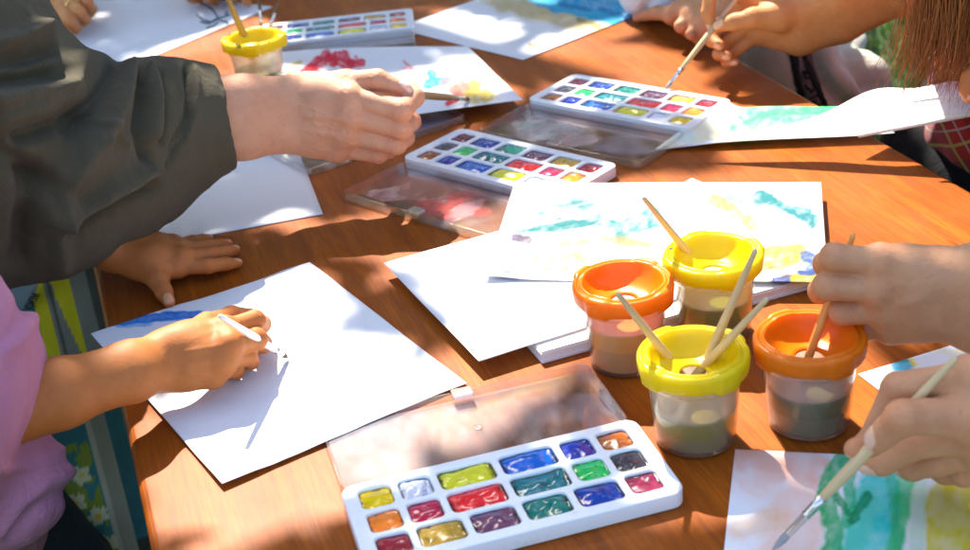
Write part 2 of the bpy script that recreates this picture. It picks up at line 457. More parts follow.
def head_mesh(c, face, neck, s=1.):
    c = np.array(c, float); f = unit(face); u = unit(np.array([0, 0, 1.])-f*f[2]); r = np.cross(f, u); L = lambda a, b, d: c+(f*a+r*b+u*d)*s
    P = [(L(-.015, 0, .025), L(-.005, 0, .005), .078, .072, .02), (L(.02, 0, -.03), L(.045, 0, -.075), .055, .032, .02), (L(.068, 0, .0), L(.092, 0, -.028), .008, .013, .01), (L(.06, .03, .012), L(.06, .034, .012), .014, .014, .008), (L(.06, -.03, .012), L(.06, -.034, .012), .014, .014, .008),
         (L(.068, -.018, -.055), L(.068, .018, -.055), .008, .008, .006), (L(-.01, .078, .01), L(-.016, .082, -.028), .014, .010, .005), (L(-.01, -.078, .01), L(-.016, -.082, -.028), .014, .010, .005), (L(-.02, 0, -.05), np.array(neck, float), .046, .05, .02)]
    q = np.array([x+k*max(a, b)*s for p0, p1, a, b, kk in P for x in (p0, p1) for k in (-1, 1)]); F = Field(q.min(0)-.02, q.max(0)+.02, .0035); D = F.blank()+.05
    for p0, p1, a, b, kk in P: F.add(D, p0, p1, a*s, b*s, kk)
    V, Q = surface_nets(D, F.lo, F.h); return relax(V, Q, 2), Q
HEADS = {}
def person(hands, mat, label, base, h=.0012, group=None, head=None):
    V, Q, fl, na = hand_mesh(hands, h)
    if head is not None:
        V2, Q2 = head_mesh(*head); Q = np.concatenate([Q, Q2+len(V)]); V = np.concatenate([V, V2]); fl = np.concatenate([fl, np.zeros(len(V2))]); na = np.concatenate([na, np.zeros(len(V2))])
    o = quads_obj('person', V, Q, mat)
    set_float(o, fl, 'flush'); set_float(o, na, 'nail')
    recenter(o, base); tag(o, label, 'person', group)
    return o
def blob_mesh(name, prims, h, mat, parent, cut=(), disp=None, it=3, k=.03, planes=()):
    """clothing: prims (a, b, ra, rb[, k]) smoothly joined, cut prims subtracted; disp(V, n) -> metres along the normal"""
    P = np.array([np.asarray(p, float)+s*max(r, r2) for a, b, r, r2 in [q[:4] for q in prims] for p in (a, b) for s in (-1, 1)])
    F = Field(P.min(0)-.02, P.max(0)+.02, h); D = F.blank()+.1
    for q in prims: F.add(D, q[0], q[1], q[2], q[3], q[4] if len(q) > 4 else k)
    for a, b, ra, rb in cut:
        X = F.blank()+.1; F.add(X, a, b, ra, rb, .001); D = np.maximum(D, -X)
    for p, d in planes:                     # cut everything beyond the plane through p facing d, near p only
        G = F.grid(); s = (G-np.asarray(p))@np.asarray(d); D = np.where(np.linalg.norm(G-np.asarray(p), axis=-1) < .11, np.maximum(D, s), D)
    V, Q = surface_nets(D, F.lo, F.h); V = relax(V, Q, it)
    if disp is not None: V = V+normals(V, Q)*disp(V, normals(V, Q))[:, None]
    o = quads_obj(name, V, Q, mat, None)
    if parent is not None:
        o.parent = parent; o.data.transform(Matrix.Translation(-parent.location))
    return o
# ------------------------------------------------------------------ materials
M_TABLE = mat_wood_table(); M_PAPER = mat_paper()
M_EDGE = mat_plain('table_edge', (.09, .030, .012), .5, .2, 300)
def mat_tray():
    m = N('white_plastic'); v = m.obj(); oi = m.n('ObjectInfo')
    ad = m.n('VectorMath', operation='ADD'); m.l(v, ad.inputs[0]); m.l(oi.outputs['Location'], ad.inputs[1])
    k = m.ramp(m.noise(ad.outputs[0], 70, 4, .6), [(.60, (0,)*3), (.74, (1,)*3)]); hue = m.ramp(m.noise(ad.outputs[0], 22, 2), [(.35, (.10, .22, .45)), (.47, (.30, .42, .25)), (.55, (.75, .45, .12)), (.66, (.5, .08, .1))])
    c = m.mix(m.math('MULTIPLY', k, .28), (.78, .80, .81), hue)
    return m.done(m.bsdf(c, .28, Subsurface_Weight=.08, Subsurface_Scale=.004))
M_WHITE = mat_tray()
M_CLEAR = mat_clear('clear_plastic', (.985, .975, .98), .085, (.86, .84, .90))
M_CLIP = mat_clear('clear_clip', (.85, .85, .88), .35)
M_HANDLE = mat_plain('brush_wood', (.60, .43, .22), .42, .15, 260, .16)
M_HANDLE2 = mat_plain('dark_brush_wood', (.36, .24, .09), .42, .15, 260, .2)
M_HANDLE3 = mat_plain('orange_lit_wood', (.72, .30, .06), .4, .15, 260, .16)  # orange reflected onto the handle is put into its colour
M_HANDLE4 = mat_plain('tan_brush_wood', (.42, .25, .09), .4, .15, 260, .16)
M_BRIST3 = mat_plain('rusty_bristles', (.22, .07, .02), .6, .6, 900, .3)
M_WHANDLE = mat_plain('white_brush_lacquer', (.74, .73, .70), .3, .1, 260, .06)
M_FERR = mat_plain('ferrule_metal', (.68, .66, .62), .24, 0, 200, .05, Metallic=1.0)
M_BRISTLE = mat_plain('bristles', (.10, .075, .05), .7, .6, 900, .3)
M_BRISTLE2 = mat_plain('wet_bristles', (.30, .30, .31), .5, .6, 900, .3)
M_YLID = mat_lid('yellow_lid', (.96, .76, .004)); M_OLID = mat_lid('orange_lid', (.98, .27, .004))
def mat_cup(level):
    m = N('milky_cup'); z = m.n('SeparateXYZ'); m.l(m.obj(), z.inputs[0])
    mr = m.n('MapRange', interpolation_type='SMOOTHSTEP'); m.l(z.outputs[2], mr.inputs['Value']); mr.inputs['From Min'].default_value = level-.003; mr.inputs['From Max'].default_value = level+.002; mr.inputs['To Min'].default_value = 1; mr.inputs['To Max'].default_value = 0; wet = mr.outputs[0]
    tr = m.n('BsdfTransparent'); tr.inputs['Color'].default_value = (.97, .96, .94, 1)
    d = m.n('BsdfTranslucent'); d.inputs['Color'].default_value = (.93, .89, .80, 1)
    p = m.bsdf((.86, .84, .80), .3)
    a = m.n('MixShader'); a.inputs[0].default_value = .42; m.l(d.outputs[0], a.inputs[1]); m.l(p, a.inputs[2])
    x = m.n('MixShader'); m.l(m.math('SUBTRACT', .36, m.math('MULTIPLY', wet, .22)), x.inputs[0]); m.l(tr.outputs[0], x.inputs[1]); m.l(a.outputs[0], x.inputs[2])
    g = m.n('BsdfGlossy'); g.inputs['Roughness'].default_value = .12; f = m.fres(.04, 1.)
    y = m.n('MixShader'); m.l(f, y.inputs[0]); m.l(x.outputs[0], y.inputs[1]); m.l(g.outputs[0], y.inputs[2])
    return m.done(y.outputs[0])
SK_ADULT = mat_skin('skin_adult', (.60, .325, .195), bump=.5)
SK_TAN = mat_skin('skin_tan', (.43, .165, .045), (.95, .42, .3), .2)
SK_SHADE = mat_skin('skin_fair', (.54, .30, .155))
SK_WARM = mat_skin('skin_warm', (.60, .29, .105))

# ------------------------------------------------------------------ table
AX = unit([-.2795, .9601, 0])               # along the long side
PX = np.array([AX[1], -AX[0], 0])           # across, to the right
L0 = at(150, 545); R0 = at(970, 190)
w_left = L0@PX; w_right = R0@PX
TC = AX*1.52 + PX*((w_left+w_right)/2); HALF = (w_right-w_left)/2; HL = 1.30
table = empty('table', (TC[0], TC[1], 0), math.atan2(AX[1], AX[0])-math.pi/2)
tag(table, 'long reddish brown wooden table covered with paint sets, paper and cups', 'table')
def rrect(hx, hy, r, n=6):
    P = []
    for cx, cy, a0 in ((hx-r, hy-r, 0), (-hx+r, hy-r, 90), (-hx+r, -hy+r, 180), (hx-r, -hy+r, 270)):
        for k in range(n+1):
            a = math.radians(a0+90*k/n); P.append((cx+r*math.cos(a), cy+r*math.sin(a)))
    return P
def slab(name, P, z0, z1, mat, parent, bev=.003, mat2=None):
    n = len(P)
    V = [(x, y, z0) for x, y in P]+[(x, y, z1) for x, y in P]
    F = [tuple(range(n))[::-1], tuple(range(n, 2*n))]+[(i, (i+1) % n, n+(i+1) % n, n+i) for i in range(n)]
    o = mesh_obj(name, V, F, mat, parent, False)
    if mat2 is not None:
        o.data.materials.append(mat2)
        for i, p in enumerate(o.data.polygons): p.material_index = 0 if i < 2 else 1
    if bev: bevel(o, bev, 3)
    return o
slab('table_top', rrect(HALF, HL, .035), T-.026, T, M_TABLE, table, .006)
slab('apron', rrect(HALF-.07, HL-.07, .01), T-.095, T-.0262, M_EDGE, table, .002)
for sx in (-1, 1):
    for sy in (-1, 1):
        V, F = box(sx*(HALF-.10)-.03, sx*(HALF-.10)+.03, sy*(HL-.10)-.03, sy*(HL-.10)+.03, 0, T-.0955)
        bevel(mesh_obj('leg', V, F, M_EDGE, table, False), .004)

# ------------------------------------------------------------------ ground and grass
def mat_ground():
    m = N('lawn_soil'); v = m.obj()
    n = m.noise(v, 6, 5); n2 = m.noise(v, 60, 4)
    c = m.ramp(n, [(.3, (.020, .045, .010)), (.55, (.045, .085, .018)), (.75, (.10, .075, .035))])
    c = m.mix(m.math('MULTIPLY', n2, .5), c, (.02, .035, .01))
    return m.done(m.bsdf(c, .95, m.bump(n2, .8, .01)))
g = mesh_obj('ground', [(-150, -150, 0), (150, -150, 0), (150, 150, 0), (-150, 150, 0)], [(0, 1, 2, 3)], mat_ground(), None, False)
tag(g, kind='structure')
nb = 26000
bx = rng.uniform(-2.6, 2.9, nb); by = rng.uniform(-.2, 4.9, nb)
near = rng.random(nb) < .45
bx[near] = rng.uniform(.55, 2.2, near.sum()); by[near] = rng.uniform(1.2, 4.6, near.sum())
ba = rng.uniform(0, 2*np.pi, nb); bh = rng.uniform(.03, .085, nb); bw = rng.uniform(.0025, .0055, nb); bl = rng.uniform(.005, .05, nb)
dx, dy = np.cos(ba), np.sin(ba)
V = np.zeros((nb, 4, 3))
V[:, 0] = np.stack([bx-dy*bw, by+dx*bw, 0*bx], -1); V[:, 1] = np.stack([bx+dy*bw, by-dx*bw, 0*bx], -1)
V[:, 2] = np.stack([bx+dx*bl+dy*bw*.4, by+dy*bl-dx*bw*.4, bh], -1); V[:, 3] = np.stack([bx+dx*bl-dy*bw*.4, by+dy*bl+dx*bw*.4, bh], -1)
Q = np.arange(nb*4).reshape(nb, 4)
def mat_grass():
    m = N('grass_blades'); a = m.n('Attribute'); a.attribute_name = 'Pigment'
    p = m.bsdf(a.outputs['Color'], .5); t = m.n('BsdfTranslucent'); m.l(a.outputs['Color'], t.inputs['Color'])
    x = m.n('MixShader'); x.inputs[0].default_value = .3; m.l(p, x.inputs[1]); m.l(t.outputs[0], x.inputs[2])
    return m.done(x.outputs[0])
M_GRASS = mat_grass()
go = quads_obj('grass', V.reshape(-1, 3), Q, M_GRASS)
gc = rng.uniform(.5, 1.3, nb)[:, None]*np.where(rng.random(nb)[:, None] < .15, np.array([[.13, .12, .035]]), np.array([[.05, .115, .018]]))
set_color(go, np.repeat(gc, 4, 0)); tag(go, 'green lawn grass growing beside the table', 'grass', kind='stuff')

# ------------------------------------------------------------------ paint sets
TL, TW, TH = .218, .0957, .0125
def curve_plate(name, splines, half, bev, mat, parent, z):
    cu = bpy.data.curves.new(name, 'CURVE'); cu.dimensions = '2D'; cu.fill_mode = 'BOTH'
    cu.extrude = half-bev; cu.bevel_depth = bev; cu.bevel_resolution = 2
    for P in splines:
        s = cu.splines.new('POLY'); s.points.add(len(P)-1); s.use_cyclic_u = True
        for i, (x, y) in enumerate(P): s.points[i].co = (x, y, 0, 1)
    tmp = bpy.data.objects.new(name, cu); COL.objects.link(tmp)
    dg = bpy.context.evaluated_depsgraph_get(); dg.update()
    me = bpy.data.meshes.new_from_object(tmp.evaluated_get(dg), depsgraph=dg)
    bpy.data.objects.remove(tmp); me.name = name
    me.transform(Matrix.Translation((0, 0, z)))
    me.materials.clear(); me.materials.append(mat)
    return link(bpy.data.objects.new(name, me), parent)
s_, w_, g_ = .0250, .0422, .0032
m_ = (.2004-2*s_-5*g_)/4
PIG = dict(yellow=(.90, .60, .005), white=(.62, .64, .74), lemon=(.70, .66, .02), blue=(.004, .12, .52), ultram=(.006, .025, .30), brown=(.33, .09, .015),
           orange=(.88, .22, .02), crimson=(.50, .008, .06), red=(.85, .02, .03), teal=(.003, .17, .19), green=(.01, .52, .10), black=(.05, .05, .07),
           darkred=(.30, .012, .03), ochre=(.52, .30, .035), purple=(.17, .055, .11), viridian=(.003, .18, .14), navy=(.006, .05, .32), maroon=(.16, .010, .045))
ROWS = [(['yellow', 'white', 'lemon', 'blue', 'ultram', 'brown'], [s_, s_, w_, w_, s_, s_], .0285),
        (['orange', 'crimson', 'red', 'teal', 'green', 'black'], [s_, s_, w_, w_, s_, s_], 0.0005),
        (['darkred', 'ochre', 'purple', 'viridian', 'navy', 'maroon'], [s_, m_, m_, m_, m_, s_], -.0275)]
WELLS = []
for names, ws, y in ROWS:
    x = -.1002
    for nme, w in zip(names, ws):
        WELLS.append((nme, x+w/2, y, w)); x += w+g_
WH = .0256
M_PIG = {k: mat_paint('paint_'+k, c, light=.55 if k in ('black', 'ultram', 'navy', 'teal', 'viridian', 'brown') else 1.) for k, c in PIG.items()}
RIM = []
def pan_mesh(w, seed):
    """domed, used-up cake of paint inside one well"""
    hx, hy = w/2+.0006, WH/2+.0006; nx, ny = 26, 20
    V, F = [], []; RIM.clear()
    for j in range(ny+1):
        for i in range(nx+1):
            u, v = 2*i/nx-1, 2*j/ny-1
            # squircle mapping keeps the corners round
            r = .0055
            x, y = u*hx, v*hy
            qx, qy = abs(x)-(hx-r), abs(y)-(hy-r)
            if qx > 0 and qy > 0:
                d = math.hypot(qx, qy)
                if d > r or True:
                    m = max(qx, qy); k = m/d if d > 0 else 1
                    qx, qy = qx*k, qy*k
                    x = math.copysign(hx-r+qx, x); y = math.copysign(hy-r+qy, y)
            e = max(abs(u), abs(v))
            z = -.0026 + .0022*max(0, (e-.80)/.20)**1.5 + .0014*(1-e*e)
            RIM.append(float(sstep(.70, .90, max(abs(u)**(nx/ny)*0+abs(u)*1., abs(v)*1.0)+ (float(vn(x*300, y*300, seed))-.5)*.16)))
            z += (float(fbm(x*85+seed*7.3, y*85+seed*3.1, seed, 2))-.5)*.0040*(1-e**4)
            V.append((x, y, z))
    for j in range(ny):
        for i in range(nx):
            a = j*(nx+1)+i; F.append((a, a+1, a+nx+2, a+nx+1))
    return V, F
def tray_outline(): return rrect(TL/2, TW/2, .009, 6)
PAL_GROUP = 'open watercolour paint sets'
def make_paint_set(lid_gap=.001):
    root = empty('paint_set')
    holes = []
    for nme, x, y, w in WELLS:
        holes.append([(x+a, y+b) for a, b in rrect(w/2, WH/2, .0055, 5)])
    curve_plate('tray', [tray_outline()]+holes, TH/2, .0011, M_WHITE, root, TH/2)
    # recessed foot under the tray
    slab('tray_base', rrect(TL/2-.003, TW/2-.003, .008), .0003, .0030, M_WHITE, root, 0)
    for i, (nme, x, y, w) in enumerate(WELLS):
        V, F = pan_mesh(w, i+3)
        p = mesh_obj('paint_pan', V, F, M_PIG[nme], root); set_float(p, RIM, 'rim'); p.location = (x, y, TH-.0005)
    # clear lid folded open behind the first row: shallow transparent box lying on its back
    lid = lid_mesh('lid', root); lid.location = (0, TW/2+.0015+TW/2, 0)
    V, F = box(-.008, .008, .036, .0485, .0066, .0105); c = mesh_obj('clasp', V, F, M_CLIP, lid, False); bevel(c, .001); c.location = (.004, 0, 0)
    V, F = lathe([(.0026, 0), (.0034, .0004), (.0034, .0009), (.0018, .0009), (.0012, .0004)], 20); c = mesh_obj('moulding_mark', V, F, M_CLIP, lid); c.location = (.004, 0, .0021)
    return root
def lid_mesh(name, parent):
    O = rrect(TL/2-.001, TW/2-.001, .009, 6); n = len(O)
    I = rrect(TL/2-.0022, TW/2-.0022, .008, 6)
    V = [(x, y, .0004) for x, y in O]+[(x, y, .0085) for x, y in O]+[(x, y, .0088) for x, y in I]+[(x, y, .0018) for x, y in I]
    F = []
    for k in range(3):
        for i in range(n):
            j = (i+1) % n; F.append((k*n+i, k*n+j, (k+1)*n+j, (k+1)*n+i))
    F.append(tuple(range(3*n, 4*n))); F.append(tuple(range(n))[::-1])
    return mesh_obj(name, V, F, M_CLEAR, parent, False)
def copy_tree(o, parent=None):
    c = o.copy(); COL.objects.link(c); c.parent = parent
    for ch in list(o.children): copy_tree(ch, c)
    return c
pal = make_paint_set()
PALS = [((.002, .787), .235, 'nearest paint set, eighteen glossy colours, clear lid open over the big white sheet'),
        ((.036, 1.374), 2.387-.0, 'middle paint set with tilted lid lying over wood left of the watercolour painting'),
        ((.184, 1.521), 2.427, 'paint set at the right that a brush is dipping into crimson paint'),
        None]
# far left set from its near edge
a = at(290, 50, .0); b = at(415, 36, .0); d = unit(b-a)
yaw = math.atan2(d[1], d[0]) + math.pi
nrm = np.array([-d[1], d[0], 0])
ctr = b - d*TL/2 + nrm*TW/2
S = .0109
PALS = [(np.array([.002, .787]), .235, PALS[0][2]), (np.array([.036, 1.374]), 2.387, PALS[1][2]), (np.array([.184, 1.521]), 2.427, PALS[2][2]),
        (ctr[:2], yaw, 'farthest paint set standing right of the brush-filled yellow cup')]
PSETS = []
for i, (c, a, lab) in enumerate(PALS):
    o = pal if i == 0 else copy_tree(pal)
    c2 = c.copy()
    if i in (1, 2): a = a + 0.0
    o.location = (c2[0], c2[1], T+.0004); o.rotation_euler = (0, 0, a if i in (0, 3) else a)
    tag(o, lab, 'paint set', PAL_GROUP); PSETS.append(o)

def mat_sheen_film():
    m = N('paint_smear'); a = m.n('Attribute'); a.attribute_name = 'Pigment'; f = m.n('Attribute'); f.attribute_name = 'film'
    tr = m.n('BsdfTransparent'); p = m.bsdf(a.outputs['Color'], .2, Coat_Weight=.3, Coat_Roughness=.05)
    x = m.n('MixShader'); m.l(f.outputs['Fac'], x.inputs[0]); m.l(tr.outputs[0], x.inputs[1]); m.l(p, x.inputs[2]); return m.done(x.outputs[0])
M_SHEEN_FILM = mat_sheen_film()
def smear(lid, blots, seed):  # film in a lid: paint residue and reflections laid in as colour
    nx, ny = 110, 50; hx, hy = TL/2-.004, TW/2-.004
    u, v = np.meshgrid(np.linspace(-hx, hx, nx+1), np.linspace(-hy, hy, ny+1)); u, v = u.ravel(), v.ravel()
    i, j = np.meshgrid(np.arange(nx), np.arange(ny)); a = (j*(nx+1)+i).ravel(); Q = np.stack([a, a+1, a+nx+2, a+nx+1], 1)
    C = np.tile([[.8, .8, .8]], (len(u), 1)).astype(float); A = np.zeros(len(u))
    for k, (x, y, rx, ry, col, al) in enumerate(blots):
        wx = (fbm(u*55, v*55, seed+k, 4)-.5)*.03; wy = (fbm(u*55, v*55, seed+k+40, 4)-.5)*.03
        d = np.hypot((u+wx-x)/rx, (v+wy-y)/ry); m = sstep(1.05, .55, d)*(.45+.8*fbm(u*120, v*60, seed+k+9, 3))*al
        C = C*(1-np.clip(m, 0, 1))[:, None]+np.array(col)*np.clip(m, 0, 1)[:, None] if k else np.tile([col], (len(u), 1)).astype(float); A = np.maximum(A, m)
    z = .0021+.0005*fbm(u*80, v*80, seed, 2)
    o = quads_obj('paint_smear', np.stack([u, v, z], -1), Q, M_SHEEN_FILM, lid); set_color(o, C); set_float(o, np.clip(A, 0, .92), 'film')
LIDS = [next(c for c in o.children if c.name.startswith('lid')) for o in PSETS]
smear(LIDS[0], [(-.050, .002, .085, .055, (.80, .77, .84), .15), (.035, .004, .045, .034, (.82, .76, .58), .16), (.005, -.02, .04, .02, (.78, .74, .84), .15), (.088, -.012, .02, .03, (.80, .48, .34), .2)], 3)  # milky lilac and warm reflections painted as film colour
smear(LIDS[1], [(-.005, .005, .05, .036, (.80, .14, .12), .75), (.05, -.012, .05, .03, (.84, .62, .40), .5), (.07, .02, .03, .02, (.85, .80, .76), .6), (-.03, .0, .012, .03, (.85, .75, .75), .5)], 13)
smear(LIDS[2], [(.04, .0, .055, .036, (.82, .76, .70), .6), (.0, .012, .03, .025, (.78, .36, .33), .55), (.075, -.005, .02, .014, (.35, .62, .50), .45), (-.06, .0, .04, .03, (.75, .60, .62), .25)], 23)
smear(LIDS[3], [(.0, .0, .06, .03, (.8, .7, .68), .35)], 33)
# ------------------------------------------------------------------ loose lid under the small painting
ll = empty('loose_lid', (0, 0, T))
lid_o = lid_mesh('lid_shell', ll)
p0 = at(309, 178); p1 = at(462, 124)
d = unit(p1-p0); ang = math.atan2(d[1], d[0]); nrm = np.array([-d[1], d[0], 0])
c = p0 + d*TL/2 + nrm*TW/2
ll.location = (c[0], c[1], T+.0003); ll.rotation_euler = (0, 0, ang)
smear(lid_o, [(.0, -.01, .06, .035, (.42, .34, .62), .6), (-.04, .0, .04, .03, (.80, .72, .60), .55), (.06, -.02, .04, .02, (.80, .66, .55), .4)], 51)  # violet reflections on the lid painted as film colour
tag(ll, 'clear plastic lid lying loose under the woman\'s fist', 'lid')

# ------------------------------------------------------------------ water cups
def make_cup(loc, rz, lidmat, watercol, level, label, spots=0):
    root = empty('water_cup', (loc[0], loc[1], T), rz)
    out = [(0.0, .0006), (.0265, .0006), (.0285, .002), (.0292, .004), (.0328, .0515), (.0333, .0540), (.0349, .0548), (.0353, .0562), (.0350, .0580), (.0352, .069)]
    inn = [(.0342, .069), (.0340, .0575), (.0318, .0545), (.0280, .005), (.0265, .0032), (0.0, .0032)]
    V, F = lathe(out+inn, 56)
    mesh_obj('cup_body', V, F, mat_cup(level), root)
    mw = N('dirty_water'); v = mw.obj()
    n = mw.noise(v, 30, 4, .6, 1.); z = mw.n('SeparateXYZ'); mw.l(v, z.inputs[0])
    cc = mw.mix(n, tuple(x*.75 for x in watercol), tuple(x*1.2 for x in watercol))
    mw.done(mw.bsdf(cc, .25, Specular_IOR_Level=.3, Transmission_Weight=.0, Coat_Weight=.3))
    rw = .0280+(.0315-.0280)*(level/.05)
    V, F = lathe([(0, .0036), (.0262, .0036), (.0279, .0054), (rw-.0001, level-.0012), (rw+.0003, level), (rw-.0018, level-.0008), (0, level-.001)], 56)
    mesh_obj('water', V, F, mw.m, root)
    # lid: thick skirt with soft lobes, rolled shoulder, funnel that drops to a small hole
    prof = [(.0356, .0540), (.0364, .0524), (.0384, .0522), (.0390, .0530), (.0395, .0565), (.0398, .0602), (.0396, .0630), (.0386, .0648), (.0372, .0655), (.0362, .0652), (.0354, .0642), (.0344, .0642), (.0336, .0654), (.0326, .0658), (.0316, .0654), (.0308, .0640),
            (.0290, .0600), (.0266, .0560), (.0235, .0525), (.0195, .0500), (.0140, .0488), (.0105, .0484), (.0100, .0468),
            (.0125, .0466), (.0185, .0478), (.0232, .0503), (.0270, .0543), (.0298, .0590), (.0318, .0630), (.0345, .0632), (.0368, .0632), (.0382, .0600), (.0380, .0545), (.0356, .0528)]
    seg = 112; V, F = lathe(prof, seg); V2 = []
    for i, (x, y, z) in enumerate(V):
        r = math.hypot(x, y); a = math.atan2(y, x)
        k = float(sstep(.35, .75, math.cos(4*a)))
        if r > .0345:
            e = .0017*k*float(sstep(.036, .0395, r)); x *= 1+e/r; y *= 1+e/r
            if r > .036 and z < .0535: z -= .0020*k
            if z > .0625: z += .0012*k
        elif r > .030 and z > .060: z += .0010*k
        elif .012 < r < .030:
            q = .0016*float(sstep(.012, .022, r))*math.cos(3*a+.4)
            z += q
        V2.append((x, y, z))
    V2 = [(x, y, z+.0075) for x, y, z in V2]
    o = mesh_obj('lid', V2, F, lidmat, root)
    if spots:
        random.seed(spots)
        for k in range(spots):
            a = random.uniform(0, 6.28); r = random.choice([.0386, .037, .034, .0365, .0395]); zt = {.0386: .0724, .037: .0732, .034: .0728, .0365: .0730, .0395: .0700}[r]
            s = random.uniform(.0008, .0022)
            V, F = lathe([(0, .0006), (s*.8, .0005), (s, -.0001)], 10)
            dd = mesh_obj('paint_drip', V, F, M_BRISTLE, root); dd.location = (r*math.cos(a), r*math.sin(a), zt); dd.rotation_euler = (0, .3 if r > .038 else 0, a)
    tag(root, label, 'water cup', 'paint water cups'); return root
CUPS = dict(ny=(.140, .845), by=(.183, .995), lo=(.106, .962), ro=(.224, .851), fy=(-.260, 1.719))
make_cup(CUPS['ny'], .5, M_YLID, (.21, .165, .014), .031, 'clear cup with clean yellow lid, three brushes standing in its brownish water')
make_cup(CUPS['by'], .2, M_YLID, (.17, .19, .008), .036, 'yellow lidded cup on the watercolour painting edge, one brush in green water', 4)
make_cup(CUPS['lo'], .9, M_OLID, (.72, .30, .05), .040, 'orange lidded cup of orange brown water with no brush in it')
make_cup(CUPS['ro'], .35, M_OLID, (.105, .095, .030), .035, 'orange lidded cup of dark green water with a hand dipping a brush')
make_cup(CUPS['fy'], .0, M_YLID, (.17, .17, .03), .030, 'far yellow lidded cup with black paint spots and three brushes beside sleeve', 26)

# ------------------------------------------------------------------ brushes
def brush(name, tip, end, label, L=None, rmax=.0034, handle=None, bristle=None, blen=.014, flen=.020, group='paint brushes', roll=0):
    """tip and end are 3D points; the brush runs from tip towards end (length L if given)"""
    tip = np.array(tip, float); end = np.array(end, float); d = unit(end-tip); L = L or np.linalg.norm(end-tip)
    root = bpy.data.objects.new(name, None); root.empty_display_size = .02; COL.objects.link(root)
    root.location = tip; root.rotation_mode = 'QUATERNION'; root.rotation_quaternion = Vector(d).to_track_quat('Z', 'Y')
    h0 = blen+flen
    def R(t):   # handle radius along its length, belly in the lower third
        return rmax*(.72+.28*math.sin(math.pi*min(1, t*2.2)**.8 if t < .45 else math.pi*.5*max(0, 1)) if t < .3 else .72+.28*math.cos((t-.3)/.7*math.pi/2) - .12*t)
    prof = [(0, h0-.001), (rmax*.62, h0-.001)]
    for k in range(15):
        t = k/14; prof.append((rmax*(.74+.26*math.sin(math.pi*min(1, t/.6)) if t < .3 else 1.0-.45*((t-.3)/.7)**1.3), h0+(L-h0-.002)*t))
    prof += [(prof[-1][0]*.6, L-.0004), (0, L)]
    V, F = lathe(prof, 20); mesh_obj('handle', V, F, handle or M_HANDLE, root)
    r = rmax*.78
    V, F = lathe([(r*.80, blen), (r*.88, blen+.001), (r*.9, blen+flen*.5), (r*1.04, blen+flen*.52), (r*.92, blen+flen*.56), (r*1.02, blen+flen*.62), (r*1.06, blen+flen*.75), (r*1.12, blen+flen*.78), (r*1.0, blen+flen*.82), (r*1.0, h0), (r*.7, h0)], 24)
    mesh_obj('ferrule', V, F, M_FERR, root)
    V, F = lathe([(0, 0), (r*.22, .0012), (r*.62, blen*.35), (r*.88, blen*.7), (r*.78, blen+.001)], 16)
    mesh_obj('bristles', V, F, bristle or M_BRISTLE, root)
    tag(root, label, 'paint brush', group); return root
# ------------------------------------------------------------------ papers
WHITE = np.array([.83, .835, .85])
class Paint:
    """pigment laid on a sheet: every stroke is a polyline in the plane of the sheet (given in photo pixels of that plane)"""
    def __init__(s, px, py): s.px, s.py = px, py; s.C = np.tile(WHITE, (len(px), 1)); s.k = 0
    def stroke(s, pts, w, col, alpha=.9, edge=3., warp=5., grain=.35, freq=.12, streak=None):
        s.k += 11
        wx = (fbm(s.px*freq, s.py*freq, s.k, 4)-.5)*2*warp; wy = (fbm(s.px*freq, s.py*freq, s.k+5, 4)-.5)*2*warp
        d = polydist(s.px+wx, s.py+wy*.7, pts)
        m = sstep(w+edge, w-edge, d)
        m = m*(1-grain+grain*1.6*fbm(s.px*freq*1.6, s.py*freq*1.6, s.k+9, 3))
        if streak is not None:
            a = math.radians(streak); u = s.px*math.cos(a)+s.py*math.sin(a); v = -s.px*math.sin(a)+s.py*math.cos(a)
            m = m*(.15+.85*sstep(.30, .58, fbm(u*.035, v*.30, s.k+3, 3)))
        rim = np.exp(-((d-w+edge*.4)/(1.1))**2)*.25*sstep(.02, .3, m)
        m = np.clip(m*alpha+rim*alpha, 0, 1)[:, None]
        s.C = s.C*(1-m) + m*np.array(col)*(.80+.20*s.C/WHITE)
    def poly(s, poly, col, alpha=.9, **k):
        pass
def paper(name, label, corners, fn=None, lift=None, n=90, group=None, thick=.00035, cat='paper'):
    """corners: world points of (u,v) = 00, 10, 11, 01"""
    A, B, C, D = [np.array(c, float) for c in corners]
    L1 = max(np.linalg.norm(B-A), np.linalg.norm(C-D)); L2 = max(np.linalg.norm(D-A), np.linalg.norm(C-B))
    nx = max(8, int(n*L1/.25)); ny = max(8, int(n*L2/.25))
    u, v = np.meshgrid(np.linspace(0, 1, nx+1), np.linspace(0, 1, ny+1)); u = u.ravel(); v = v.ravel()
    P = (A[None]*((1-u)*(1-v))[:, None]+B*(u*(1-v))[:, None]+C*(u*v)[:, None]+D*((1-u)*v)[:, None])
    flat = P.copy()
    d = flat-CAMP; zz = d@FW; px = 485+CF*(d@RT)/zz; py = 275-CF*(d@UPV)/zz
    if lift is not None:
        z = lift(u, v); P = P + (z if z.ndim == 2 else np.stack([0*z, 0*z, z], -1))
    i, j = np.meshgrid(np.arange(nx), np.arange(ny)); a = (j*(nx+1)+i).ravel()
    Q = np.stack([a, a+1, a+nx+2, a+nx+1], 1)
    nrm = np.cross(B-A, D-A)
    if nrm[2] < 0: Q = Q[:, ::-1]
    o = quads_obj(name, P, Q, M_PAPER)
    pt = Paint(px, py)
    pt.u, pt.v = u, v
    if fn: fn(pt)
    set_color(o, pt.C)
    recenter(o, P.mean(0))
    m = o.modifiers.new('thickness', 'SOLIDIFY'); m.thickness = thick; m.offset = -1
    tag(o, label, cat, group); return o
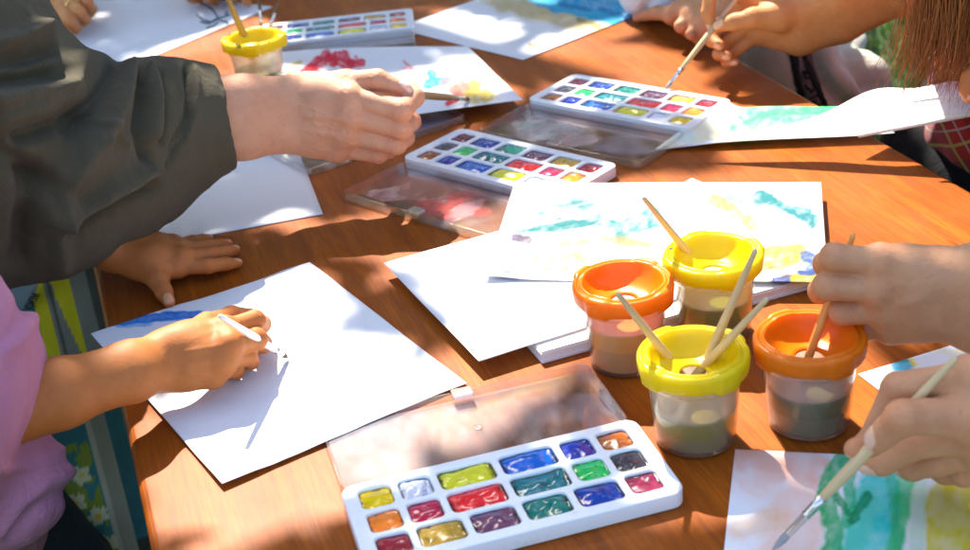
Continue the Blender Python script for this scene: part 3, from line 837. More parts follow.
def rect_at(c0, c1, c2, L1, L2, z):
    """rectangle with a corner at pixel c0, one edge towards c1, the other on the side of c2"""
    A = at(*c0, z); d1 = unit(at(*c1, z)-A); n = np.array([-d1[1], d1[0], 0])
    if (at(*c2, z)-A)@n < 0: n = -n
    return [A, A+d1*L1, A+d1*L1+n*L2, A+n*L2]
wave = lambda a, s: (lambda u, v: a*(fbm(u*2.2, v*2.2, s, 2)-.35)*(.3+u*(1-u)*2+v*(1-v)*2))
GP = 'sheets of drawing paper on the table'
def p1(p):
    BL = (.03, .24, .72)
    p.stroke([(112, 324), (140, 321), (172, 318), (200, 316)], 4.2, (.015, .19, .66), .95, 1.4, 2.5, .25, .2)
    p.stroke([(118, 327), (150, 325)], 2.5, (.02, .33, .80), .6, 1.2, 2, .3, .2)
paper('drawing_sheet', 'large white sheet with one short blue stroke under the drawing hand', [at(91, 335, .0012), at(223, 488, .0012), at(467, 384, .0014), at(310, 264, .0012)], p1,
      lambda u, v: .0034*fbm(u*3, v*4, 2, 3)+.003*np.exp(-((u-1)**2+(v-0)**2)/.02), 130, GP)
paper('drawing_sheet', 'blank white sheet in shade behind the spread hand', rect_at((323, 214), (140, 248), (260, 152), .297, .21, .001), None, wave(.001, 5), 30, GP)
def p3(p):
    RED = (.78, .05, .09); 
    for a in ([(308, 74), (318, 62), (326, 57), (334, 66)], [(316, 70), (330, 60), (345, 58), (352, 68)], [(334, 62), (348, 70), (362, 66)], [(300, 78), (312, 70)]):
        p.stroke(a, 4.2, (.72, .02, .06), .9, 2, 4, .4, .25)
    p.stroke([(356, 60), (358, 68)], 1.6, RED, .7, 1, 2); p.stroke([(404, 64), (412, 71)], 1.2, RED, .6, 1, 2); p.stroke([(404, 72), (414, 72)], 1.2, RED, .6, 1, 2)
    p.stroke([(294, 67), (300, 64)], 1.6, (.62, .55, .05), .7, 1, 2); p.stroke([(288, 75), (292, 73)], 1.6, (.62, .55, .05), .7, 1, 2)
    p.stroke([(432, 76), (434, 86), (428, 88)], 4.5, (.01, .26, .52), 1., 1.6, 2.5, .3, .3); p.stroke([(438, 84), (446, 83)], 4, (.01, .25, .5), .95, 1.6, 3, .3, .3)
    p.stroke([(436, 74), (455, 74)], 1.2, (.7, .2, .2), .5, 1, 2)
    p.stroke([(452, 86), (464, 82), (478, 88)], 11, (.24, .19, .19), .9, 4, 6, .5, .2); p.stroke([(458, 94), (468, 90)], 7, (.5, .15, .10), .85, 3, 4, .5, .25)
    p.stroke([(474, 98), (488, 97), (476, 90)], 7, (.66, .46, .04), .9, 4, 5, .5, .2); p.stroke([(484, 88), (500, 90)], 4, (.55, .50, .60), .4, 3, 4)
    p.stroke([(448, 107), (456, 103), (458, 99)], 2.4, (.80, .04, .05), .9, 1, 1.5, .2)
paper('painted_sheet', 'small painting with red, blue and brown blots beside the woman\'s brush', [at(523, 101, .0125), at(285, 138, .0125), at(268, 53, .0125), at(468, 47, .0125)], p3,
      lambda u, v: .004*np.sin(u*3)*(1-v*.4)+.003*fbm(u*2, v*2, 3, 2), 110, GP)
def p4(p):
    SAND = (.60, .46, .20)
    p.stroke([(488, -4), (520, 8), (560, 18), (600, 30)], 9, SAND, .72, 5, 6, .5, .08, None)
    p.stroke([(500, 0), (545, 12), (592, 25)], 8, (.50, .40, .12), .45, 4, 6, .6, .1)
    p.stroke([(520, -14), (560, 0), (600, 8), (640, 16)], 12.5, (.015, .34, .62), .97, 3, 4, .35, .09)
    p.stroke([(530, -6), (570, 8), (612, 20)], 5.5, (.03, .46, .66), .8, 3, 5, .5, .1)
    p.stroke([(560, 4), (590, 10)], 2, (.01, .16, .42), .7, 2, 3, .3, .2); p.stroke([(600, 10), (622, 16)], 2, (.01, .18, .45), .6, 2, 3, .3, .2)
    p.stroke([(578, 20), (600, 27)], 2, (.30, .24, .03), .7, 2, 2); p.stroke([(530, 45), (536, 46)], 1.6, (.45, .30, .04), .8, 1, 1)
paper('painted_sheet', 'white sheet with turquoise sea and sand strip held by its corner', rect_at((523, 60), (632, 17), (410, 12), .297, .26, .001), p4, wave(.002, 9), 110, GP)
def p5(p):
    INK = (.03, .10, .13)
    for a in ([(198, 2), (206, 5), (213, 10), (218, 17)], [(218, 18), (224, 17), (229, 15)], [(216, 19), (226, 22)], [(197, 15), (203, 20), (211, 22), (217, 19)], [(201, 22), (209, 24), (216, 20)], [(207, 28), (213, 26), (218, 22)], [(226, 21), (228, 24)], [(226, 14), (227, 12)]):
        p.stroke(a, .8, INK, .9, .5, .8, .2, .4)
paper('drawing_sheet', 'far white sheet with a thin ink line sketch near the top left', rect_at((125, 68), (260, 12), (68, 36), .30, .42, .001), p5, wave(.001, 11), 150, GP)
# pile of paper and what lies on it
A = at(541.5, 352, .011); d1 = unit(at(585, 340, .011)-A); n1 = np.array([-d1[1], d1[0], 0])
pile = empty('paper_pile', (A[0], A[1], T)); a1 = math.atan2(d1[1], d1[0]); pile.rotation_euler = (0, 0, a1)
def mat_sheets():
    m = N('paper_edges'); v = m.obj((1, 1, 1)); z = m.n('SeparateXYZ'); m.l(v, z.inputs[0])
    w = m.n('TexNoise'); w.noise_dimensions = '1D'; w.inputs['Scale'].default_value = 2600; m.l(z.outputs[2], w.inputs['W'])
    c = m.ramp(w.outputs['Fac'], [(.35, (.55, .54, .54)), (.6, (.84, .84, .85))]); return m.done(m.bsdf(c, .8))
M_SHEETS = mat_sheets()
zz = .0006
for k in range(5):
    tt = [.0024, .0018, .0026, .0016, .0014][k]; ox, oy = rng.uniform(-.0012, .0012, 2)
    V, F = box(ox, .297+ox, oy, .21+oy, zz, zz+tt); mesh_obj('paper_block', V, F, M_SHEETS, pile, False); zz += tt+.0001
tag(pile, 'thick pile of white paper under the blank sheet and the watercolour', 'paper pile')
paper('drawing_sheet', 'blank bright sheet lying on the paper pile with its corner sticking out', rect_at((479, 362.5), (385, 265), (585, 338), .21, .297, .0115), None, lambda u, v: .0006+.0012*fbm(u*3, v*3, 6, 2), 40, GP)
paper('drawing_sheet', 'white sheet corner peeking out behind the pastel watercolour', [at(692, 178, .0105), at(722, 191, .0105), at(690, 232, .0105), at(650, 200, .0105)], None, None, 20, GP)
def p7(p):
    TQ = (0.0126, 0.168, 0.176)
    for a, w in (([(520, 236), (560, 226), (600, 219)], 5), ([(540, 215), (580, 209)], 4), ([(556, 229), (600, 224)], 4), ([(545, 207), (600, 203)], 2.5)):
        p.stroke(a, w*1.15, TQ, .92, 4.5, 7, .45, .1, -14)
    p.stroke([(616, 234), (640, 226), (652, 220)], 13, (0.021, 0.189, 0.197), 0.98, 9.5, 7, .6, .1)
    p.stroke([(575, 202), (590, 206)], 5.8, (0.021, 0.168, 0.193), 0.78, 5.7, 5)
    p.stroke([(560, 245), (600, 240), (650, 246)], 2.9, (0.336, 0.21, 0.0504), 0.65, 2.8, 4); p.stroke([(555, 250), (620, 248), (680, 252)], 9, (0.37, 0.277, 0.109), 0.78, 9.5, 6, .5)
    p.stroke([(528, 266), (560, 268), (580, 264)], 11.6, (0.37, 0.311, 0.084), 0.78, 7.6, 5, .5, .12)
    p.stroke([(514, 241), (530, 242)], 4.06, (0.105, 0.0756, 0.126), 0.98, 2.8, 3); p.stroke([(500, 262), (506, 270)], 8.7, (0.0924, 0.151, 0.302), 0.65, 5.7, 5); p.stroke([(494, 276), (515, 278)], 2.9, (0.084, 0.126, 0.294), 0.65, 3.8, 4)
    p.stroke([(712, 200), (735, 212), (752, 226)], 7.25, (0.361, 0.231, 0.084), 0.98, 7.6, 5); p.stroke([(760, 198), (790, 210), (812, 222)], 7.25, (0.0126, 0.168, 0.185), 1.00, 5.7, 7, .45, .1)
    p.stroke([(730, 196), (760, 208)], 5.8, (0.042, 0.202, 0.21), 0.72, 5.7, 6); p.stroke([(770, 216), (815, 226)], 4.35, (0.021, 0.147, 0.218), 0.72, 3.8, 5, .5, .15, 10)
    p.stroke([(750, 232), (800, 236), (818, 238)], 7.25, (0.378, 0.311, 0.189), 0.52, 7.6, 5)
    p.stroke([(762, 262), (782, 258), (800, 256)], 11.6, (0.378, 0.302, 0.042), 0.98, 5.7, 5, .4); p.stroke([(770, 250), (800, 251)], 5.8, (0.37, 0.277, 0.063), 0.65, 5.7, 5)
    p.stroke([(806, 258), (818, 262), (812, 272)], 6.52, (0.042, 0.101, 0.277), 0.98, 3.8, 4, .4, .2); p.stroke([(776, 284), (792, 280)], 4.35, (0.0168, 0.042, 0.21), 1.00, 2.8, 3); p.stroke([(770, 272), (785, 276)], 4.35, (0.126, 0.084, 0.0504), 0.65, 3.8, 3)
    p.stroke([(794, 281), (818, 279)], 4.64, (0.361, 0.311, 0.0126), 1.00, 2.8, 3); p.stroke([(800, 274), (822, 274)], 2.32, (0.0252, 0.063, 0.231), 1.00, 1.9, 3)
    p.stroke([(640, 196), (700, 198)], 11.6, (0.294, 0.344, 0.361), 0.33, 11, 8)
    p.stroke([(640, 262), (690, 268)], 11.6, (0.386, 0.336, 0.231), 0.45, 9.5, 6); p.stroke([(540, 255), (545, 275)], 14.5, (0.386, 0.344, 0.231), 0.39, 11, 6)
paper('painted_sheet', 'pastel turquoise and yellow watercolour lying on the paper pile behind the cups', [at(485, 281, .0132), at(828, 284, .0132), at(821, 184, .0132), at(515, 184, .0132)], p7,
      lambda u, v: .0010+.003*np.exp(-((u-.02)/.08)**2)*(1-v)+.0012*fbm(u*4, v*3, 8, 2), 130, GP)
def p8(p):
    p.stroke([(898, 364), (906, 366)], 6.5, (.02, .42, .62), .95, 1.5, 2, .3); p.stroke([(896, 360), (908, 360)], 2, (.05, .3, .3), .7, 1, 2)
    p.stroke([(912, 361), (915, 364)], 2.6, (.88, .68, .04), .9, 1, 1.5); p.stroke([(868, 356), (871, 358)], 2.6, (.88, .74, .03), .9, 1, 1.5); p.stroke([(925, 350), (960, 352)], 2, (.9, .8, .3), .4, 2, 3)
paper('painted_sheet', 'white sheet with a blue dot and yellow specks right of orange cup', rect_at((858, 374), (880, 391), (940, 335), .21, .297, .001), p8, wave(.001, 14), 110, GP)
def p9(p):
    p.stroke([(735, 455), (760, 470), (800, 500), (790, 550), (740, 590)], 26, (.84, .50, .38), .62, 14, 14, .7, .04)
    p.stroke([(745, 460), (800, 462), (820, 470)], 13, (.80, .36, .22), .55, 8, 12, .7, .05); p.stroke([(740, 530), (780, 520)], 12, (.82, .48, .22), .55, 8, 10, .6, .05)
    p.stroke([(760, 482), (808, 474)], 6, (.84, .55, .45), .4, 4, 8, .6, .07)
    p.stroke([(880, 490), (872, 530), (860, 600)], 24, (.03, .60, .56), .95, 7, 7, .35, .05); p.stroke([(866, 500), (850, 545), (846, 600)], 15, (.10, .60, .48), .8, 6, 6, .5, .06)
    p.stroke([(852, 450), (836, 468), (824, 492), (834, 530), (826, 600)], 10, (.015, .40, .13), .93, 3, 6, .45, .07)
    p.stroke([(846, 465), (852, 500), (846, 520)], 7, (.02, .44, .20), .85, 3, 5, .4, .08); p.stroke([(868, 496), (852, 520)], 4, (.008, .28, .12), .9, 2, 4, .3, .1); p.stroke([(838, 496), (848, 512)], 4, (.01, .30, .11), .8, 2, 4, .3, .1)
    p.stroke([(905, 462), (902, 500), (896, 540), (890, 620)], 8, (.06, .58, .22), .95, 4, 5, .4, .06); p.stroke([(890, 475), (900, 560)], 5, (.03, .46, .2), .6, 4, 5, .4, .06)
    p.stroke([(920, 480), (912, 600)], 8, (.42, .74, .38), .55, 5, 5, .5, .06)
    p.stroke([(968, 470), (952, 500), (950, 545), (948, 600)], 24, (.72, .62, .02), .92, 5, 5, .4, .06, None); p.stroke([(985, 470), (985, 600)], 20, (.70, .62, .05), .85, 6, 6, .5, .06)
    p.stroke([(950, 520), (975, 525)], 8, (.84, .76, .30), .5, 6, 5, .5, .1)
    p.stroke([(870, 452), (890, 455)], 5, (.35, .70, .5), .5, 4, 5)
paper('painted_sheet', 'wet painting with green, turquoise and yellow stripes in the bottom right corner', rect_at((735, 449), (847, 454.5), (719, 550), .297, .21, .001), p9, wave(.0008, 17), 190, GP)
# the sheets lifted at the right
def pa(p):
    p.stroke([(668, 146), (700, 136), (735, 130), (800, 120)], 12, (.82, .80, .42), .6, 6, 6, .5)
    p.stroke([(740, 132), (770, 122), (800, 116), (850, 108)], 10, (.06, .58, .22), .9, 5, 7, .45); p.stroke([(745, 116), (790, 108), (830, 106)], 7, (.05, .55, .20), .9, 3, 5, .4)
    p.stroke([(720, 136), (760, 134), (800, 128)], 4, (.55, .70, .3), .6, 4, 5); p.stroke([(668, 118), (674, 132), (690, 142)], 6, (.45, .72, .80), .5, 4, 4)
paper('painted_sheet', 'curling sheet with a green painted field, lifted above the table edge', [at(655, 149, .003), at(895, 131, .012), at(850, 104, .012), at(722, 110, .006)], pa,
      lambda u, v: .012*np.exp(-(u/.10)**2)*v+.002*np.sin(u*5), 110, 'sheets lifted at the right')
paper('drawing_sheet', 'large white sheet bulging upward, held over the right edge of the table', [at(650, 151, .008), at(985, 110, .058), at(1000, 84, .062), at(672, 147, .014)], None,
      lambda u, v: sstep(0, .5, u)*(.020*np.exp(-((u-.63)/.13)**2)*sstep(0, .9, v)+.012*np.exp(-((u-.85)/.1)**2)*sstep(0, 1, v)), 90, 'sheets lifted at the right')
o = paper('drawing_pad', 'thin stack of sheets under the bulging white sheet at the right', [at(858, 134.5, .022), at(995, 109, .047), at(1010, 92, .050), at(880, 118, .026)], None, lambda u, v: -.0005+0*u, 30, 'sheets lifted at the right', .003, 'paper pad')

paper('drawing_sheet', 'stiff pale sheet edge above the bulging sheet at far right', [at(913, 101, .066), at(1000, 90, .078), at(1000, 82, .080), at(925, 94, .070)], None, None, 30, 'sheets lifted at the right', .002)
# ------------------------------------------------------------------ people
E3 = lambda l: [np.array(q, float) for q in l]
Y = aty
def F_(*pts):  # list of (px, py, y)
    return [aty(*p) for p in pts]
def Z_(*pts):  # list of (px, py, z)
    return [at(*p) for p in pts]

# woman with the dark sweater, fist with brush
h1 = dict(s=1.06, arm=[(Y(290, 97, 1.335), Y(288, 132, 1.325), 19.5), (Y(245, 100, 1.315), Y(245, 134, 1.305), 22), (Y(200, 102, 1.30), Y(200, 138, 1.29), 24), (Y(120, 110, 1.27), Y(120, 150, 1.26), 29)],
          fingers=[F_((350, 98, 1.318), (402, 110, 1.300), (415, 97, 1.322), (410, 88, 1.338)),
                   F_((352, 115, 1.312), (401, 128, 1.304), (411, 121, 1.335), (400, 112, 1.350)),
                   F_((347, 133, 1.316), (396, 144, 1.310), (405, 138, 1.340), (392, 130, 1.355)),
                   F_((338, 148, 1.325), (378, 154, 1.322), (388, 151, 1.346), (376, 145, 1.356))],
          thumb=F_((308, 92, 1.352), (346, 83, 1.338), (378, 80, 1.326), (405, 89, 1.318)), fr=[11., 10.1, 8.6, 6.9], tr=[15, 11.2, 9.8, 6.8], veins=1.1,
          creases=[(F_((283, 78, 1.30), (281, 100, 1.28), (283, 125, 1.28)), 1.4, 1.0), (F_((292, 80, 1.30), (291, 100, 1.28), (293, 118, 1.28)), 1.2, .5), (F_((299, 80, 1.3), (299, 100, 1.28)), 1.2, .35)])
woman = person([h1], SK_ADULT, 'woman in a dark olive sweater painting with a thin brush in her fist', Y(120, 130, 1.26))
# child in pink: drawing hand and spread hand
h2 = dict(s=.86, arm=[(at(163, 351, .050), at(166, 372, .036), 13), (at(130, 362, .056), at(134, 380, .046), 13.5), (at(60, 385, .062), at(62, 402, .052), 17), (at(-20, 409, .066), at(-20, 428, .056), 20), (at(-75, 425, .075), at(-75, 445, .065), 22)],
          fingers=[Z_((224, 329, .052), (255, 320, .046), (262, 324, .024), (258, 326, .009)),
                   Z_((229, 345, .047), (256, 339, .038), (262, 344, .020), (254, 347, .008)),
                   Z_((223, 361, .037), (247, 356, .027), (250, 361, .014), (240, 363, .008)),
                   Z_((212, 375, .026), (235, 369, .018), (236, 373, .010), (226, 373, .008))],
          thumb=Z_((178, 347, .050), (207, 325, .046), (232, 316, .032), (250, 315, .018)), fr=[10.2, 9.6, 8.4, 6.8], fg=[.96, 1, .98, .9])
h3 = dict(s=.84, arm=[(at(136, 262, .026), at(140, 246, .030), 13), (at(112, 252, .036), at(118, 236, .040), 15), (at(80, 240, .046), at(86, 226, .048), 17), (at(40, 236, .055), at(45, 222, .055), 18)],
          fingers=[Z_((177, 267, .018), (208, 266, .015), (226, 264, .010), (238, 263, .0065)),
                   Z_((183, 259, .022), (210, 255, .017), (226, 252, .011), (235, 250, .0065)),
                   Z_((180, 251, .021), (206, 247, .016), (220, 245, .010), (228, 244, .0065)),
                   Z_((172, 245, .018), (192, 241, .013), (203, 239, .009), (210, 238, .0065))],
          thumb=Z_((148, 264, .024), (158, 280, .017), (164, 292, .011), (169, 302, .0075)), nails={i: (0, 0, 1) for i in range(5)}, fg=[1, 1.02, 1, .9])
_sh = at(-125, 380, .14); HEADS['pink'] = _sh+[-.02, .03, .205]; print('child head px', proj(HEADS['pink']), _sh)
child = person([h2, h3], SK_TAN, 'child in a pink shirt drawing on the big white sheet, other hand spread', at(-20, 418, .06), .0012, None, (HEADS['pink'], (.8, .25, -.3), _sh+[-.03, .02, .06], .92))
# hand dipping a brush into the right orange cup
hA = dict(s=.95, arm=[(Y(935, 276, .852), Y(938, 312, .852), 18), (Y(980, 277, .845), Y(984, 322, .845), 20.5), (Y(1060, 280, .83), Y(1062, 330, .83), 25), (Y(1180, 300, .80), Y(1180, 352, .80), 30)],
          fingers=[F_((880, 262, .853), (834, 257, .855), (826, 264, .876), (838, 270, .890)),
                   F_((878, 288, .850), (828, 286, .853), (821, 291, .875), (833, 295, .890)),
                   F_((884, 309, .853), (843, 312, .858), (838, 316, .878), (850, 318, .890)),
                   F_((892, 326, .858), (858, 330, .864), (852, 333, .880), (862, 335, .888))],
          thumb=F_((915, 272, .872), (880, 266, .888), (850, 268, .898), (832, 276, .896)), fr=[11., 10.2, 8.8, 7.2])
pA = person([hA], SK_SHADE, 'person whose fist dips a brush into the right orange cup', Y(1060, 300, .83))
# hand painting the green stripes
tipB = at(772, 551, .002); endB = at(957, 357, .135)
B = lambda t: tipB+(endB-tipB)*t
print('brush B length', np.linalg.norm(endB-tipB))
def onB(px):                       # point of the brush seen at this pixel column
    best = min(np.linspace(0, 1, 400), key=lambda t: abs(proj(B(t))[0]-px)); return B(best)
toc = lambda P, mm: P+unit(CAMP-P)*mm*.001
G = onB(872)
hB = dict(s=.95, arm=[(at(1020, 392, .085), at(1026, 432, .070), 18), (at(1080, 390, .092), at(1085, 430, .080), 21), (at(1200, 400, .10), at(1200, 445, .09), 26), (at(1300, 415, .11), at(1300, 460, .10), 30)],
          fingers=[[toc(aty(968, 376, onB(950)[1]+.010), 0), toc(aty(897, 388, onB(900)[1]+.008), -4), toc(onB(872), -13)+np.array([-.0015, 0, .002]), toc(aty(855, 449, onB(858)[1]), -8)],
                   [at(972, 436, .064), at(912, 446, .052), at(882, 462, .040), at(868, 464, .036)],
                   [at(985, 452, .052), at(938, 462, .036), at(912, 468, .026), at(900, 466, .022)],
                   [at(1000, 464, .042), at(965, 474, .026), at(945, 474, .018), at(934, 470, .016)]],
          thumb=[at(1000, 425, .090), at(950, 417, .098), toc(aty(903, 418, onB(895)[1]-.012), 6), toc(onB(878), 9)], fr=[10.6, 9.8, 8.6, 7.2], tr=[15, 12.5, 11.2, 8.6],
          nails={4: (-.5, -.3, .8)})
pB = person([hB], SK_SHADE, 'person whose hand paints green stripes in the bottom right corner', at(1200, 420, .1))
# hand over the far paint set
tipC = at(665, 90, .014); endC = Y(737, -2, 1.60)
endC = tipC+unit(endC-tipC)*.205
C_ = lambda t: tipC+(endC-tipC)*t
def onC(py):
    best = min(np.linspace(0, 1, 400), key=lambda t: abs(proj(C_(t))[1]-py)); return C_(best)
yc = onC(28)[1]
hC = dict(s=1.0, arm=[(Y(796, 12, yc+.005), Y(800, 38, yc+.012), 19), (Y(835, -6, yc+.0), Y(840, 22, yc+.01), 22), (Y(900, -38, yc-.01), Y(905, -12, yc), 27), (Y(1000, -90, yc-.03), Y(1005, -60, yc-.02), 32)],
          fingers=[F_((745, -8, yc+.03), (711, -12, yc+.022), (708, 12, yc+.012), (712, 27, yc+.008)),
                   F_((748, 8, yc+.035), (718, 26, yc+.034), (712, 40, yc+.018), (720, 45, yc+.002)),
                   F_((752, 22, yc+.034), (725, 42, yc+.032), (719, 54, yc+.016), (728, 56, yc+.0)),
                   F_((758, 34, yc+.032), (732, 54, yc+.030), (727, 62, yc+.016), (735, 62, yc+.002))],
          thumb=F_((778, 16, yc-.006), (752, 18, yc-.014), (735, 22, yc-.012), (719, 26, yc-.007)), nails={4: (-.3, -.6, .75)},
          creases=[(F_((790, 14, yc-.03), (770, 22, yc-.03), (756, 18, yc-.03)), 1.3, 1.2), (F_((800, 30, yc-.03), (775, 32, yc-.03), (757, 26, yc-.03)), 1.2, .8)])
pC = person([hC], SK_WARM, 'person in beige trousers dipping a brush into the right paint set', Y(900, -10, yc), .0013)
# hand holding the corner of the beach painting
hD = dict(s=1.0, arm=[(at(706, -2, .045), at(712, 24, .035), 18), (at(735, -22, .07), at(742, 2, .06), 20), (at(790, -70, .14), at(795, -45, .13), 26)],
          fingers=[Z_((672, 14, .034), (657, 13, .026), (645, 15, .012), (637, 17.5, .0075)),
                   Z_((684, 9, .040), (671, 17, .032), (681, 24, .018), (693, 22, .014)),
                   Z_((690, 16, .038), (681, 26, .030), (691, 33, .017), (702, 30, .014)),
                   Z_((697, 22, .034), (691, 34, .026), (699, 40, .016), (709, 37, .014))], fg=[1.1, 1, 1, .9])
pD = person([hD], SK_SHADE, 'person with a white sleeve pinching the corner of the beach painting', at(760, -40, .1), .0014)
# hand with the ring, top left
hE = dict(s=1.0, arm=[(at(52, -28, .045), at(30, -18, .035), 18), (at(40, -60, .07), at(15, -50, .06), 21), (at(20, -130, .12), at(-10, -120, .11), 28)],
          fingers=[Z_((76, -6, .048), (88, 3, .044), (92, 9, .024), (91, 14, .010)),
                   Z_((68, 0, .046), (80, 12, .040), (85, 19, .022), (83, 23, .009)),
                   Z_((58, 4, .040), (70, 20, .034), (76, 27, .018), (75, 31, .008)),
                   Z_((48, 6, .034), (60, 24, .028), (68, 33, .015), (70, 35, .008))], nails={0: (.6, -.5, .5)}, fg=[1, 1, 1, .9])
pE = person([hE], SK_WARM, 'person with a gold ring leaning a hand on the far sheet', at(20, -130, .1), .0014)
# resting fingertips at the top edge
hF = dict(s=1.0, arm=[(at(205, -50, .045), at(240, -52, .04), 18), (at(215, -90, .08), at(255, -92, .075), 22), (at(240, -150, .12), at(280, -150, .12), 28)],
          fingers=[Z_((190, -22, .040), (186, -8, .034), (192, -2, .016), (200, 0, .008)),
                   Z_((205, -22, .042), (205, -6, .034), (210, -1, .016), (216, 1, .008)),
                   Z_((222, -22, .040), (226, -8, .032), (232, -3, .016), (238, -2, .008)),
                   Z_((238, -20, .034), (242, -6, .026), (246, 0, .014), (249, 3, .008))])
pF = person([hF], SK_WARM, 'person whose resting fingertips touch the far sheet beside the sketch', at(240, -150, .1), .0015)
# person in red plaid holding the lifted sheets
hG = dict(s=1.0, arm=[(at(1008, 50, .150), at(1028, 66, .140), 19), (at(1060, 0, .19), at(1085, 20, .18), 23), (at(1150, -110, .26), at(1180, -90, .25), 30)],
          fingers=[Z_((985, 62, .145), (972, 78, .137), (968, 90, .128), (969, 97, .123)),
                   Z_((994, 70, .142), (984, 86, .135), (980, 96, .127), (980, 101, .123)),
                   Z_((1004, 78, .138), (995, 92, .133), (992, 99, .127), (991, 103, .123)),
                   Z_((1014, 84, .134), (1006, 96, .130), (1003, 101, .126), (1002, 104, .123))], fg=[1, 1, 1, .9])
_sg = at(1030, -90, .25); HEADS['plaid'] = _sg+[-.10, -.05, .27]; print('plaid head px', proj(HEADS['plaid']), _sg, HEADS['plaid'])
pG = person([hG], SK_TAN, 'person with long brown hair, red plaid shirt and black skirt holding lifted sheets', at(1150, -110, .25), .0016, None, (HEADS['plaid'], (-.8, -.25, -.3), _sg+[-.01, -.01, .08], .9))
# ------------------------------------------------------------------ clothing
M_SWEAT = mat_cloth('olive_knit', (.068, .056, .033), (.112, .095, .060), 1300, .92, .4)
M_PINK = mat_cloth('pink_cotton', (.43, .155, .26), (.56, .25, .365), 900, .9, .25)
M_DENIM = mat_cloth('dark_denim', (.012, .016, .022), (.03, .036, .045), 1500, .9, .4)
M_BEIGE = mat_cloth('beige_cotton', (.50, .47, .40), (.62, .58, .50), 900, .9, .3)
M_BAND = mat_cloth('mauve_band', (.16, .12, .13), (.22, .17, .18), 900, .9, .3)
M_BLACK = mat_cloth('black_cloth', (.006, .006, .007), (.014, .014, .016), 900, .9, .2)
M_WSLV = mat_cloth('white_cotton', (.62, .64, .70), (.74, .76, .82), 900, .9, .2)
M_NAVY = mat_cloth('navy_cotton', (.012, .014, .03), (.02, .025, .05), 900, .9, .2)
M_GREYC = mat_cloth('grey_cotton', (.20, .20, .21), (.27, .27, .28), 900, .9, .2)
def fold_disp(lines, extra=0, fr=9, seed=3):
    """folds of the cloth: raised ridges with a hollow beside them, along lines given in photo pixels"""
    def f(V, n):
        d = V-CAMP; zz = d@FW; px = 485+CF*(d@RT)/zz; py = 275-CF*(d@UPV)/zz
        out = np.zeros(len(V))
        for pts, w, a in lines:
            k = polydist(px, py, pts)
            k = k+(fbm(px*.05, py*.05, int(w*10)+len(pts), 2)-.5)*w*.8
            out += 2.9*a*.001*np.exp(-(k/(w*1.35))**2)
        out += .35*extra*(1-np.abs(2*fbm(px/26.+n[:, 0]*.6, py/40., seed+5, 3)-1))
        out += extra*(fbm(px/60.+n[:, 0], py/60.+n[:, 2], seed, 3)-.5)*2
        return out
    return f
# sweater: batwing sleeve falling from the arm, body leaning in from the left
sw = [(Y(250, 117, 1.318), Y(165, 124, 1.295), .050, .053, .02), (Y(165, 124, 1.295), Y(120, 140, 1.27), .052, .066, .03), (Y(205, 126, 1.305), Y(150, 160, 1.28), .034, .045, .03), (Y(150, 158, 1.28), Y(118, 200, 1.235), .042, .034, .03),
      (Y(120, 140, 1.27), Y(40, 150, 1.20), .070, .085, .04), (Y(40, 150, 1.20), Y(-80, 120, 1.16), .088, .13, .05), (Y(110, 205, 1.22), Y(40, 222, 1.16), .030, .042, .03), (Y(40, 222, 1.16), Y(-60, 230, 1.12), .040, .06, .04),
      (Y(-5, 100, 1.22), Y(-60, -50, 1.30), .058, .062, .04), (Y(-60, -50, 1.30), Y(-130, -160, 1.36), .065, .11, .04), (Y(-90, 120, 1.16), Y(-160, -150, 1.34), .13, .14, .04)]
DK = [([(187, 66), (191, 95), (188, 120), (178, 145), (166, 165)], 1.6, -2.2), ([(118, 66), (108, 85), (95, 100), (70, 130)], 6, -5), ([(128, 70), (122, 95), (112, 118), (98, 140)], 5, 5), ([(140, 72), (142, 100), (138, 130), (146, 160)], 4, -5), ([(150, 72), (152, 100), (150, 135)], 5, 4),
      ([(158, 74), (162, 105), (160, 140)], 3, -3), ([(186, 72), (188, 95), (186, 115), (178, 132), (170, 150)], 2.2, -3), ([(192, 74), (194, 95), (192, 118), (184, 136)], 4, 2),
      ([(75, 62), (72, 75), (60, 85), (30, 92), (-10, 100)], 7, 6), ([(60, 75), (30, 80), (0, 82)], 6, -5), ([(40, 30), (20, 40), (0, 45)], 6, 5), ([(50, 50), (25, 58), (0, 60)], 5, -4), ([(72, 95), (40, 108), (0, 120)], 8, 5), ([(80, 112), (50, 125), (20, 135)], 6, -5),
      ([(80, 115), (110, 130), (125, 145)], 2.5, 2.2), ([(145, 170), (130, 178), (118, 185), (90, 200), (60, 212)], 5, 6), ([(146, 185), (128, 194), (100, 208), (70, 222)], 5, -7), ([(60, 200), (55, 230), (60, 260)], 8, 5), ([(30, 180), (25, 220), (22, 260)], 9, -6), ([(90, 150), (60, 180), (45, 210)], 10, 6), ([(0, 150), (30, 170), (50, 190)], 9, -5)]
sweater = blob_mesh('sweater', sw, .0032, M_SWEAT, woman, [(Y(300, 116, 1.335), Y(200, 119, 1.303), .044, .039)], fold_disp(DK, .006, 9, 4), 2, .03, [(Y(226, 117, 1.311), unit(Y(240, 114, 1.312)-Y(200, 119, 1.303)))])
m = sweater.modifiers.new('sub', 'SUBSURF'); m.levels = 1; m.render_levels = 1
